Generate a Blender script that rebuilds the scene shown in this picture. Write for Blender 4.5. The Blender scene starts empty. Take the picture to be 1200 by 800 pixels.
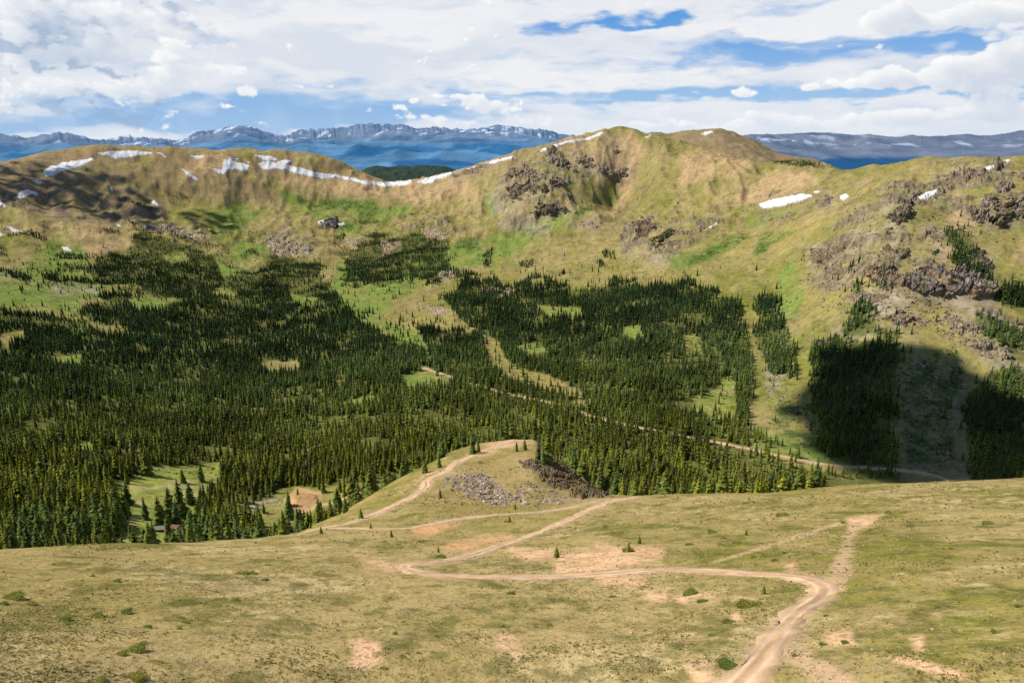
import bpy, math, random
import numpy as np
rng = np.random.default_rng(7)
random.seed(7)
sc = bpy.context.scene
COL = sc.collection
Z0 = 350.0                      # altitude of the camera above the zero level
PITCH = math.radians(15.9)
CP, SP = math.cos(PITCH), math.sin(PITCH)
FL = 800.0                      # focal length for a 1200 wide frame (24 mm lens)
SUN_AZ, SUN_EL = math.radians(-84), math.radians(49)   # azimuth clockwise from the view axis
SUN = np.array([math.sin(SUN_AZ)*math.cos(SUN_EL), math.cos(SUN_AZ)*math.cos(SUN_EL), math.sin(SUN_EL)])

# ------------------------------------------------------------------ helpers
_T = [np.random.default_rng(100+i).random((256, 256)) for i in range(12)]
def vn(x, y, s=0):
    t = _T[s % 12]
    x = np.asarray(x, float) + 1000.0 + 37.3*s; y = np.asarray(y, float) + 1000.0 + 11.7*s
    xi = np.floor(x).astype(np.int64); yi = np.floor(y).astype(np.int64)
    fx = x-xi; fy = y-yi
    fx = fx*fx*fx*(fx*(fx*6-15)+10); fy = fy*fy*fy*(fy*(fy*6-15)+10)
    a = t[xi & 255, yi & 255]; b = t[(xi+1) & 255, yi & 255]
    c = t[xi & 255, (yi+1) & 255]; d = t[(xi+1) & 255, (yi+1) & 255]
    return (a*(1-fx)+b*fx)*(1-fy) + (c*(1-fx)+d*fx)*fy
def fbm(x, y, o=4, s=0, g=0.5):
    r = 0; a = 1.0; n = 0
    for i in range(o):
        c, sn = math.cos(i*0.9), math.sin(i*0.9)
        r = r + a*vn((x*c-y*sn)*2**i, (x*sn+y*c)*2**i, s+i); n += a; a *= g
    return r/n
def ridged(x, y, o=4, s=0):
    r = 0; a = 1.0; n = 0
    for i in range(o):
        r = r + a*(1-np.abs(2*vn(x*2**i, y*2**i, s+i)-1)); n += a; a *= .5
    return r/n
def sst(a, b, x):
    t = np.clip((x-a)/(b-a), 0, 1); return t*t*(3-2*t)
def lerp(a, b, t): return a+(b-a)*t
def cell3(P, s=0):
    """3-D cells: (value of the nearest cell, distance to the border)"""
    B = np.floor(P).astype(np.int64); best = np.full(len(P), 9.); sec = np.full(len(P), 9.); val = np.zeros(len(P))
    for i in (-1, 0, 1):
        for j in (-1, 0, 1):
            for k in (-1, 0, 1):
                C = B+np.array([i, j, k])
                hsh = (C[:, 0]*73856093 ^ C[:, 1]*19349663 ^ C[:, 2]*83492791 ^ (s*7919)) & 0x7fffffff
                r1 = (hsh*1103515245+12345 & 0x7fffffff)/0x7fffffff; r2 = (hsh*22695477+1 & 0x7fffffff)/0x7fffffff
                r3 = (hsh*69069+5 & 0x7fffffff)/0x7fffffff; r4 = (hsh*134775813+7 & 0x7fffffff)/0x7fffffff
                d = (C[:, 0]+r1-P[:, 0])**2+(C[:, 1]+r2-P[:, 1])**2+(C[:, 2]+r3-P[:, 2])**2
                m = d < best
                sec = np.where(m, best, np.minimum(sec, d)); val = np.where(m, r4, val); best = np.where(m, d, best)
    return val, np.sqrt(sec)-np.sqrt(best)
def pchip(x, y, q):
    x = np.asarray(x, float); y = np.asarray(y, float)
    h = np.diff(x); d = np.diff(y)/h; m = np.zeros(len(x))
    w1 = 2*h[1:]+h[:-1]; w2 = h[1:]+2*h[:-1]; ok = d[:-1]*d[1:] > 0
    with np.errstate(divide='ignore', invalid='ignore'):
        m[1:-1] = np.where(ok, (w1+w2)/(w1/d[:-1]+w2/d[1:]), 0)
    m[0] = d[0]; m[-1] = d[-1]
    i = np.clip(np.searchsorted(x, q)-1, 0, len(h)-1); q = np.clip(q, x[0], x[-1])
    t = (q-x[i])/h[i]; t2 = t*t; t3 = t2*t
    return (2*t3-3*t2+1)*y[i]+(t3-2*t2+t)*h[i]*m[i]+(-2*t3+3*t2)*y[i+1]+(t3-t2)*h[i]*m[i+1]

def ray(u, v):
    dx = (np.asarray(u, float)-600)/FL; dy = (400-np.asarray(v, float))/FL
    X = dx; Y = CP+dy*SP; Z = -SP+dy*CP
    return np.arctan2(X, Y), Z/np.hypot(X, Y)
def proj(x, y, z):
    """world point (z relative to the camera) -> place in the frame"""
    f = y*CP-z*SP; up = y*SP+z*CP
    f = np.where(f > 1e-3, f, 1e-3)
    return 600+FL*x/f, 400-FL*up/f, f

def mesh_obj(name, V, F, mat, col=None, smooth=True, parent=None, link=True):
    me = bpy.data.meshes.new(name)
    V = np.ascontiguousarray(V, np.float32)
    me.vertices.add(len(V)); me.vertices.foreach_set('co', V.ravel())
    F = np.asarray(F, np.int32); k = F.shape[1]
    me.loops.add(F.size); me.loops.foreach_set('vertex_index', F.ravel())
    me.polygons.add(len(F)); me.polygons.foreach_set('loop_start', np.arange(0, F.size, k, dtype=np.int32))
    me.polygons.foreach_set('use_smooth', np.full(len(F), smooth))
    me.update(calc_edges=True); me.validate()
    if col is not None:
        a = me.attributes.new('Col', 'FLOAT_COLOR', 'POINT')
        a.data.foreach_set('color', np.ascontiguousarray(np.c_[col, np.ones(len(V))], np.float32).ravel())
    me.materials.append(mat)
    if not link: return me
    o = bpy.data.objects.new(name, me); COL.objects.link(o)
    if parent is not None: o.parent = parent
    return o
def tag(o, label=None, cat=None, group=None, kind=None):
    if label: o['label'] = label
    if cat: o['category'] = cat
    if group: o['group'] = group
    if kind: o['kind'] = kind
    return o
def empty(name, loc, rz=0, s=1):
    o = bpy.data.objects.new(name, None); COL.objects.link(o)
    o.location = loc; o.rotation_euler = (0, 0, rz); o.scale = (s, s, s); o.empty_display_size = .5
    return o

# ------------------------------------------------------------------ node helper
class S:
    def __init__(s, nt, sock): s.nt, s.k = nt, sock
    def _m(s, op, *o, clamp=False):
        n = s.nt.nodes.new('ShaderNodeMath'); n.operation = op; n.use_clamp = clamp
        for i, x in enumerate((s,)+o):
            if isinstance(x, S): s.nt.links.new(x.k, n.inputs[i])
            else: n.inputs[i].default_value = x
        return S(s.nt, n.outputs[0])
    def __add__(s, o): return s._m('ADD', o)
    __radd__ = __add__
    def __sub__(s, o): return s._m('SUBTRACT', o)
    def __rsub__(s, o): return (s*-1)+o
    def __mul__(s, o): return s._m('MULTIPLY', o)
    __rmul__ = __mul__
    def __truediv__(s, o): return s._m('DIVIDE', o)
    def __pow__(s, o): return s._m('POWER', o)
    def clamp(s): return s._m('ADD', 0.0, clamp=True)
    def maxi(s, o): return s._m('MAXIMUM', o)
    def mini(s, o): return s._m('MINIMUM', o)
    def step(s, a, b):
        n = s.nt.nodes.new('ShaderNodeMapRange'); n.interpolation_type = 'SMOOTHSTEP'
        s.nt.links.new(s.k, n.inputs[0]); n.inputs[1].default_value = a; n.inputs[2].default_value = b
        return S(s.nt, n.outputs[0])
def vec(nt, x, y, z=0.0):
    n = nt.nodes.new('ShaderNodeCombineXYZ')
    for i, a in enumerate((x, y, z)):
        if isinstance(a, S): nt.links.new(a.k, n.inputs[i])
        else: n.inputs[i].default_value = a
    return S(nt, n.outputs[0])
def noise(nt, v, scale, detail=4, rough=.5, dist=0.0, color=False):
    n = nt.nodes.new('ShaderNodeTexNoise'); n.inputs['Scale'].default_value = scale
    n.inputs['Detail'].default_value = detail; n.inputs['Roughness'].default_value = rough
    n.inputs['Distortion'].default_value = dist
    nt.links.new(v.k, n.inputs['Vector'])
    return S(nt, n.outputs['Color' if color else 'Fac'])
def mixc(nt, f, a, b, mode='MIX'):
    n = nt.nodes.new('ShaderNodeMix'); n.data_type = 'RGBA'; n.blend_type = mode
    for i, x in ((0, f), (6, a), (7, b)):
        if isinstance(x, S): nt.links.new(x.k, n.inputs[i])
        elif isinstance(x, (int, float)): n.inputs[i].default_value = x
        else: n.inputs[i].default_value = (*x, 1)
    return S(nt, n.outputs[2])
def material(name, fine=((3.0, .35),), bump=0.0, bscale=3.0, rough=.95, base=None, spec=0.0, emit=None, dust=None):
    """base colour from the vertex attribute (or a constant), broken up by world-space noise"""
    m = bpy.data.materials.new(name); m.use_nodes = True; nt = m.node_tree
    b = nt.nodes['Principled BSDF']; b.inputs['Roughness'].default_value = rough
    b.inputs['Specular IOR Level'].default_value = spec
    g = nt.nodes.new('ShaderNodeNewGeometry'); P = S(nt, g.outputs['Position'])
    if base is None:
        a = nt.nodes.new('ShaderNodeAttribute'); a.attribute_name = 'Col'; c = S(nt, a.outputs['Color'])
    else:
        r = nt.nodes.new('ShaderNodeRGB'); r.outputs[0].default_value = (*base, 1); c = S(nt, r.outputs[0])
    f = None
    for sc_, am in fine:
        n = (noise(nt, P, sc_, 3, .6)-.5)*(2*am)
        f = n if f is None else f+n
    if f is not None:
        k = (f+1.0).maxi(.15); c = mixc(nt, 1.0, c, vec(nt, k, k, k), 'MULTIPLY')
    if dust:
        s_, dc, lo, hi = dust
        c = mixc(nt, noise(nt, P, s_, 6, .65).step(lo, hi), c, dc)
    nt.links.new(c.k, b.inputs['Base Color'])
    if emit:
        b.inputs['Emission Color'].default_value = (*emit, 1); b.inputs['Emission Strength'].default_value = 1
    if bump:
        bn = nt.nodes.new('ShaderNodeBump'); bn.inputs['Strength'].default_value = 1; bn.inputs['Distance'].default_value = bump
        nt.links.new(noise(nt, P, bscale, 4, .65).k, bn.inputs['Height']); nt.links.new(bn.outputs[0], b.inputs['Normal'])
    return m
C = lambda *a: np.array(a)
M_ground = material('turf_ground', ((2.6, .30), (.45, .22), (.07, .16)), .40, 1.1)
def speckle(m, items):
    """small tufts, crumbs and stones: thresholded world-space noise mixed over the base colour"""
    nt = m.node_tree; b = nt.nodes['Principled BSDF']; l = b.inputs['Base Color'].links[0]; c = S(nt, l.from_socket)
    g = nt.nodes.new('ShaderNodeNewGeometry'); P = S(nt, g.outputs['Position'])
    for sc_, lo, hi, colr, amt in items:
        c = mixc(nt, noise(nt, P, sc_, 3, .6).step(lo, hi)*amt, c, colr)
    nt.links.new(c.k, b.inputs['Base Color'])
speckle(M_ground, [(1.1, .54, .64, (.10, .10, .03), .5), (.33, .58, .68, (.14, .135, .036), .5), (1.7, .58, .68, (.46, .37, .23), .6), (.5, .62, .70, (.40, .30, .18), .5), (.035, .58, .72, (.20, .135, .065), .35)])
M_slope = material('alpine_slopes', ((.6, .16), (.16, .34), (.04, .24)), .9, .14)
speckle(M_slope, [(.22, .57, .66, (.085, .080, .030), .60), (.16, .60, .68, (.36, .28, .17), .50), (.07, .58, .68, (.13, .125, .036), .5), (.09, .62, .70, (.25, .17, .10), .45)])
M_road = material('packed_dirt', ((2.6, .22), (.55, .16)), .10, 2.0)
M_snow = material('old_snow', ((.03, .08), (.2, .08)), .9, .12, rough=.7, spec=.1)
M_rock = material('weathered_rock', ((.22, .35), (.05, .2)), .9, .45)
M_stone = material('loose_stone', ((.5, .25),), 0)
M_leaf = material('needles', ((.5, .25),), 0)
_nt = M_leaf.node_tree; _b = _nt.nodes['Principled BSDF']; _tl = _nt.nodes.new('ShaderNodeBsdfTranslucent'); _ms = _nt.nodes.new('ShaderNodeMixShader'); _ms.inputs[0].default_value = .38
_nt.links.new(_b.inputs['Base Color'].links[0].from_socket, _tl.inputs[0]); _nt.links.new(_b.outputs[0], _ms.inputs[1]); _nt.links.new(_tl.outputs[0], _ms.inputs[2]); _nt.links.new(_ms.outputs[0], _nt.nodes['Material Output'].inputs[0])
M_trunk = material('bark', ((2, .2),), 0, base=(.11, .075, .05))
M_far = material('hazed_far_slopes', ((.0012, .25), (.006, .3)), 30, .004, emit=(.020, .082, .180))  # faint blue glow stands in for the haze before the far ranges
M_cloud = bpy.data.materials.new('cloud_vapour'); M_cloud.use_nodes = True
nt = M_cloud.node_tree; pb = nt.nodes['Principled BSDF']; pb.inputs['Base Color'].default_value = (.9, .9, .92, 1); pb.inputs['Roughness'].default_value = 1


def sdf(poly, U, V):
    """signed distance to a polygon (positive inside)"""
    P = np.asarray(poly, float); out = np.full(U.shape, -99.)
    m = (U > P[:, 0].min()-20) & (U < P[:, 0].max()+20) & (V > P[:, 1].min()-20) & (V < P[:, 1].max()+20)
    if not m.any(): return out
    u = U[m]; v = V[m]; d = np.full(u.shape, 1e9); ins = np.zeros(u.shape, bool)
    for i in range(len(P)):
        a = P[i]; b = P[(i+1) % len(P)]; e = b-a
        t = np.clip(((u-a[0])*e[0]+(v-a[1])*e[1])/max(e@e, 1e-9), 0, 1)
        d = np.minimum(d, (u-a[0]-t*e[0])**2+(v-a[1]-t*e[1])**2)
        if a[1] != b[1]:
            c = (a[1] > v) != (b[1] > v)
            ins ^= c & (u < (b[0]-a[0])*(v-a[1])/(b[1]-a[1])+a[0])
    out[m] = np.where(ins, 1, -1)*np.sqrt(d); return out
def zm(x0, y0, s, pts): return [(x0+a/s, y0+b/s) for a, b in pts]
# ------------------------------------------------------------------ terrain profile
UK = [-300, 0, 150, 300, 450, 600, 750, 900, 1050, 1200, 1500]
def cur(us, vs, hs):
    az, t = ray(us, vs); return az, t, np.asarray(hs, float)
CUR = []
CUR.append(cur(UK, [800]*11, [58]*11))
CUR.append(cur(UK, [720]*11, [82]*7+[81, 80, 80, 80]))
CUR.append(cur(UK, [665]*11, [120, 118, 118, 118, 118, 115, 112, 110, 108, 108, 108]))
CUR.append(cur([-300, 0, 150, 300, 350, 400, 450, 500, 550, 600, 660, 700, 750, 900, 1050, 1200, 1500],
               [653, 652, 648, 645, 640, 632, 622, 616, 612, 608, 606, 606, 608, 605, 600, 600, 600],
               [138, 138, 142, 148, 156, 168, 182, 190, 196, 200, 200, 195, 188, 185, 190, 195, 198]))
LIPU = [-300, -100, 0, 60, 110, 160, 220, 300, 350, 400, 450, 500, 530, 560, 600, 628, 650, 672, 692, 715, 740, 800, 860, 900, 950, 1000, 1050, 1100, 1150, 1200, 1300, 1500]
LIPV = [655, 648, 645, 642, 638, 635, 633, 629, 624, 600, 572, 545, 528, 520, 515, 516, 536, 556, 572, 579, 580, 578, 577, 577, 573, 569, 567, 564.5, 563, 561.5, 560, 560]
LIPH = [165, 165, 166, 168, 170, 173, 178, 186, 198, 240, 292, 326, 340, 348, 352, 352, 342, 322, 300, 282, 268, 270, 280, 288, 300, 310, 318, 325, 330, 336, 345, 350]
CUR.append(cur(LIPU, LIPV, LIPH)); LIPC = CUR[-1]
BR = [640, 600, 560, 520, 480, 440, 400, 360, 330, 300, 270, 240]
BT = {-300: [300, 370, 460, 560, 680, 820, 980, 1180, 1380, 1620, 1900, 2150],
      0: [330, 400, 480, 580, 700, 840, 1000, 1200, 1380, 1600, 1850, 2080],
      75: [345, 405, 485, 582, 700, 840, 1000, 1205, 1400, 1630, 1890, 2110],
      150: [350, 410, 490, 585, 700, 840, 1010, 1220, 1420, 1660, 1920, 2150],
      225: [350, 410, 490, 588, 705, 850, 1025, 1240, 1450, 1690, 1930, 2180],
      300: [350, 410, 490, 590, 710, 860, 1040, 1260, 1470, 1720, 2000, 2280],
      375: [345, 392, 465, 560, 680, 830, 1005, 1220, 1440, 1700, 1990, 2290],
      450: [340, 368, 435, 525, 640, 790, 960, 1180, 1400, 1680, 1990, 2290],
      525: [378, 405, 455, 535, 640, 775, 935, 1140, 1350, 1620, 1900, 2150],
      600: [400, 440, 490, 550, 640, 760, 910, 1100, 1290, 1540, 1790, 1990],
      640: [400, 440, 490, 552, 642, 758, 900, 1080, 1260, 1500, 1730, 1900],
      690: [390, 436, 490, 556, 646, 755, 885, 1050, 1215, 1440, 1690, 1930],
      730: [385, 432, 490, 560, 650, 752, 876, 1030, 1190, 1390, 1680, 2080],
      780: [380, 432, 495, 565, 655, 755, 870, 1015, 1160, 1320, 1560, 1860],
      840: [390, 445, 515, 588, 678, 778, 885, 1010, 1130, 1300, 1520, 1800],
      900: [400, 460, 530, 600, 690, 790, 890, 1000, 1100, 1240, 1430, 1680],
      960: [410, 475, 555, 620, 700, 780, 860, 945, 1020, 1120, 1240, 1420],
      1050: [430, 500, 590, 640, 700, 760, 820, 880, 930, 1000, 1090, 1200],
      1100: [436, 506, 600, 654, 714, 774, 832, 890, 936, 1010, 1110, 1220],
      1150: [442, 512, 608, 664, 724, 784, 842, 902, 962, 1050, 1140, 1240],
      1200: [450, 520, 620, 680, 740, 800, 860, 930, 1000, 1085, 1170, 1260],
      1500: [460, 535, 640, 700, 770, 840, 910, 990, 1060, 1150, 1240, 1340]}
bu = sorted(BT)
for i, r in enumerate(BR):
    CUR.append(cur(bu, [r]*len(bu), [BT[u][i] for u in bu]))
SKU = [-300, -100, 0, 50, 75, 100, 111, 162, 236, 304, 338, 365, 400, 430, 457, 484, 518, 560, 603, 626, 650, 680, 707, 724, 741, 753, 775, 800, 840, 870, 889, 920, 975, 1000, 1036, 1060, 1087, 1120, 1154, 1180, 1200, 1350, 1500]
SKV = [225, 205, 192, 184, 180, 175.5, 174.5, 174, 175.5, 177, 178, 182, 192, 203, 213.5, 213, 204.5, 193, 182, 176, 169, 160, 154, 152, 153.5, 159, 163, 168, 180, 189, 194, 195, 195.5, 195, 194, 191, 187, 185, 184, 185.5, 186, 180, 175]
SKH = np.interp(SKU, [-300, 0, 110, 236, 350, 457, 560, 640, 720, 775, 840, 889, 975, 1050, 1150, 1200, 1500],
                [2500, 2500, 2560, 2620, 2700, 2780, 2650, 2580, 2680, 2620, 2450, 2250, 1950, 1720, 1500, 1480, 1550])
CUR.append(cur(SKU, SKV, SKH)); SKC = CUR[-1]
S2U = [-300, 380, 415, 432, 450, 475, 500, 522, 545, 570, 700, 748, 756, 763, 772, 781, 792, 800, 815, 834, 846, 855, 868, 881, 895, 911, 930, 950, 970, 985, 1010, 1500]
S2V = [245, 240, 205, 198, 196.5, 196, 196.5, 197.5, 206, 240, 235, 165, 160, 156.5, 157, 159, 157.5, 156, 153.5, 151.5, 152.5, 155.5, 160, 164.5, 172, 181, 186, 188, 193, 200, 235, 240]
CUR.append(cur(S2U, S2V, [3700]*len(S2U)))

AZD = np.radians(np.linspace(-41, 41, 1120))
AZ = np.concatenate([np.radians(np.linspace(-180, -41.3, 130)), AZD, np.radians(np.linspace(41.3, 180, 130))])
HG = np.concatenate([[1, 8, 16, 24, 32, 38, 42], np.exp(np.linspace(math.log(45), math.log(5200), 860))])
NA, NH = len(AZ), len(HG)
TT = []; HH = []
for az, t, h in CUR:
    k = np.argsort(az)
    smooth_ = len(az) < 25
    if smooth_:
        TT.append(pchip(az[k], t[k], np.clip(AZ, az[k][0], az[k][-1]))); HH.append(pchip(az[k], h[k], np.clip(AZ, az[k][0], az[k][-1])))
    else:
        a = np.interp(AZ, az[k], t[k]); b = np.interp(AZ, az[k], h[k])
        ker = np.hanning(15); ker /= ker.sum()
        TT.append(np.convolve(np.pad(a, 7, 'edge'), ker, 'valid')); HH.append(np.convolve(np.pad(b, 7, 'edge'), ker, 'valid'))
TT = np.array(TT); HH = np.array(HH); ZZ = TT*HH
HLIP = HH[4]; HSKY = HH[-2]
Zg = np.zeros((NA, NH))
for i in range(NA):
    h = HH[:, i]; z = ZZ[:, i]
    hb = HSKY[i]*1.10; zb = z[-2]-45
    hx = np.r_[1., h[:-1], hb, h[-1], 4400, 5200]; zx = np.r_[-36., z[:-1], zb, z[-1], -420, -760]
    zx[0] = z[0]+(58-1)*.30
    keep = np.r_[True, np.diff(np.maximum.accumulate(hx)) > 2]
    hx = hx[keep]; zx = zx[keep]
    Zg[i] = pchip(np.log(hx), zx, np.log(HG))
A2, H2 = np.meshgrid(AZ, HG, indexing='ij')
Xg = H2*np.sin(A2); Yg = H2*np.cos(A2)
ISF = H2 <= HLIP[:, None]+1e-6
back = sst(0, 1, (H2-HLIP[:, None])/180)
mt = sst(900, 1900, H2)
# relief: small swells on the near hill, spurs and gullies farther off
Zg += (fbm(Xg/38, Yg/38, 4, 1)-.5)*2.2*sst(45, 90, H2)*(1-.6*back)
Zg += back*((fbm(Xg/150, Yg/150, 4, 2)-.5)*(13+24*mt)+(ridged(Xg/60, Yg/60, 5, 3)-.5)*(4+9*mt)+(fbm(Xg/17, Yg/17, 3, 8)-.5)*(1.2+1.5*mt))
gul = ridged(A2*17+fbm(Xg/300, Yg/300, 3, 9)*1.2, H2/900, 3, 5)-.55
azd = np.degrees(A2)
hillw = sst(.62, .8, H2/HSKY[:, None])*(1-sst(.93, 1.0, H2/HSKY[:, None]))
Zg += hillw*gul*34*np.clip((HSKY[:, None]-1400)/1100, .12, 1)
gul2 = ridged(A2*46+fbm(Xg/120, Yg/120, 3, 2)*1.6, H2/420, 3, 7)-.55
Zg += np.clip((HSKY[:, None]-1300)/1000, .2, 1)*sst(.5, .75, H2/HSKY[:, None])*(1-sst(.95, 1.0, H2/HSKY[:, None]))*gul2*11
# rocky spurs, gullies and small knobs of the far slopes (place, reach in metres, height)
def hit_grid():
    return np.maximum.accumulate(Zg/H2, axis=1)
MX = hit_grid()
def cast(u, v):
    """frame place -> (azimuth, distance, ok) on the ground"""
    u = np.atleast_1d(np.asarray(u, float)); v = np.atleast_1d(np.asarray(v, float))
    az, t = ray(u, v); out = np.full(len(u), np.nan)
    j = np.clip(np.searchsorted(AZ, az)-1, 0, NA-2); w = (az-AZ[j])/(AZ[j+1]-AZ[j])
    o = np.argsort(j, kind='stable'); js = j[o]
    st = np.flatnonzero(np.r_[True, np.diff(js) > 0]); en = np.r_[st[1:], len(js)]
    for a, b in zip(st, en):
        q = o[a:b]; jj = js[a]; r = []
        for c in (jj, jj+1):
            m = MX[c]; k = np.searchsorted(m, t[q]); bad = (k >= NH) | (k == 0); k = np.clip(k, 1, NH-1)
            f = np.clip((t[q]-m[k-1])/np.maximum(m[k]-m[k-1], 1e-9), 0, 1)
            hh = np.exp(np.log(HG[k-1])*(1-f)+np.log(HG[k])*f); hh[bad] = np.nan; r.append(hh)
        d = np.abs(r[0]-r[1]) > .12*r[0]
        res = r[0]*(1-w[q])+r[1]*w[q]; near = np.where(w[q] < .5, r[0], r[1])
        out[q] = np.where(d, near, res)
    return az, out
def ground_z(x, y):
    az = np.arctan2(x, y); h = np.hypot(x, y)
    i = np.clip(np.searchsorted(AZ, az)-1, 0, NA-2); k = np.clip(np.searchsorted(HG, h)-1, 0, NH-2)
    fa = np.clip((az-AZ[i])/(AZ[i+1]-AZ[i]), 0, 1); fh = np.clip((h-HG[k])/(HG[k+1]-HG[k]), 0, 1)
    return (Zg[i, k]*(1-fa)+Zg[i+1, k]*fa)*(1-fh)+(Zg[i, k+1]*(1-fa)+Zg[i+1, k+1]*fa)*fh
def place(u, v):
    az, h = cast(u, v); x = h*np.sin(az); y = h*np.cos(az)
    return x, y, ground_z(x, y)
BUMP = [(645, 228, 110, 26, 1.), (668, 262, 70, 12, 1.), (590, 240, 80, -12, 1.), (722, 240, 110, -22, 1.), (770, 282, 60, 14, 1.), (640, 285, 60, 8, 1.),
        (910, 240, 60, 8, 1.), (870, 262, 60, -8, 1.), (1052, 255, 34, 14, 1.), (1085, 345, 26, 12, 1.6), (1150, 345, 26, 10, 1.6), 
        (1165, 235, 45, 14, 1.), (1020, 320, 40, 10, 1.), (60, 235, 150, -16, 1.), (150, 235, 110, 18, 1.), (222, 235, 80, -14, 1.), (290, 215, 90, 12, 1.),
        (120, 275, 70, 9, 1.), (340, 285, 60, 9, 1.), (386, 258, 40, 8, 1.), (500, 265, 90, 12, 1.), (880, 470, 40, -5, 1.), (355, 588, 10, 5.5, 1.), (1000, 245, 60, 8, 1.),
        (605, 578, 16, -3, 1.), (640, 545, 14, 3, 1.)]
for (u, v, r, a, e) in BUMP:
    x, y, z = place([u], [v])
    if np.isnan(x[0]): continue
    d2 = ((Xg-x[0])**2+((Yg-y[0])*e)**2)/(r*r)
    Zg += np.where(d2 < 9, a*np.exp(-d2), 0)
U2, V2, _ = proj(Xg, Yg, Zg)
NP = 5*(fbm(Xg/22, Yg/22, 4, 4)-.5)*2+4*(fbm(Xg/(.022*H2+1), Yg/(.022*H2+1), 3, 6)-.5)*2           # edge wobble in frame units for the painted cover

# broken bedrock breaking through the turf: real steps in the ground
RUGGED = [[(950, 330), (985, 250), (1040, 215), (1090, 195), (1160, 190), (1260, 195), (1260, 300), (1180, 290), (1120, 250), (1105, 310), (1120, 345), (1190, 370), (1260, 420), (1180, 420), (1060, 380), (990, 350)],
          [(580, 215), (610, 190), (650, 172), (700, 195), (745, 200), (740, 215), (690, 205), (660, 215), (680, 235), (690, 255), (650, 262), (640, 280), (600, 270), (588, 240)],
          [(725, 270), (760, 255), (800, 262), (830, 250), (850, 262), (800, 290), (780, 300), (730, 300)], [(870, 235), (930, 222), (960, 235), (930, 255), (880, 258)],
          [(470, 265), (520, 250), (540, 270), (500, 280)], [(0, 225), (60, 225), (60, 245), (0, 245)], [(310, 275), (370, 275), (370, 300), (310, 298)], [(160, 262), (240, 268), (240, 282), (180, 280)]]
rugm = np.zeros(Xg.shape)
for p_ in RUGGED: rugm = np.maximum(rugm, sst(-9, 5, sdf(p_, U2, V2)+NP))
_m = rugm > .02; _P = np.c_[Xg[_m], Yg[_m], Zg[_m]]
_w = _P/np.array([9., 11., 9.]); _w = _w+.6*np.c_[vn(_w[:, 0], _w[:, 1], 1), vn(_w[:, 1], _w[:, 2], 2), vn(_w[:, 2], _w[:, 0], 3)]
_c1, _e1 = cell3(_w, 4); _c2, _e2 = cell3(_w*2.3, 5)
_pt = sst(.46, .60, fbm(_P[:, 0]/34, _P[:, 1]/50+_P[:, 2]/20, 4, 9))*rugm[_m]
rockm = np.zeros(Xg.shape); rockm[_m] = _pt
rocks_ = np.ones(Xg.shape); rocks_[_m] = (.45+.6*_c2+.3*_c1)*(.5+.5*sst(0, .15, _e1))
_d = np.zeros(Xg.shape); _d[_m] = _pt*(5.0*_c1+2.2*_c2)*(1-.5*(1-sst(0, .12, _e1))); Zg += _d
gz_h = np.gradient(Zg, axis=1)/np.maximum(np.gradient(H2, axis=1), 1e-3); gz_a = np.gradient(Zg, axis=0)/np.maximum(H2*np.gradient(A2, axis=0), 1e-3)
SLOPE = np.hypot(gz_h, gz_a)
MX = hit_grid(); U2, V2, _ = proj(Xg, Yg, Zg)

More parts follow.
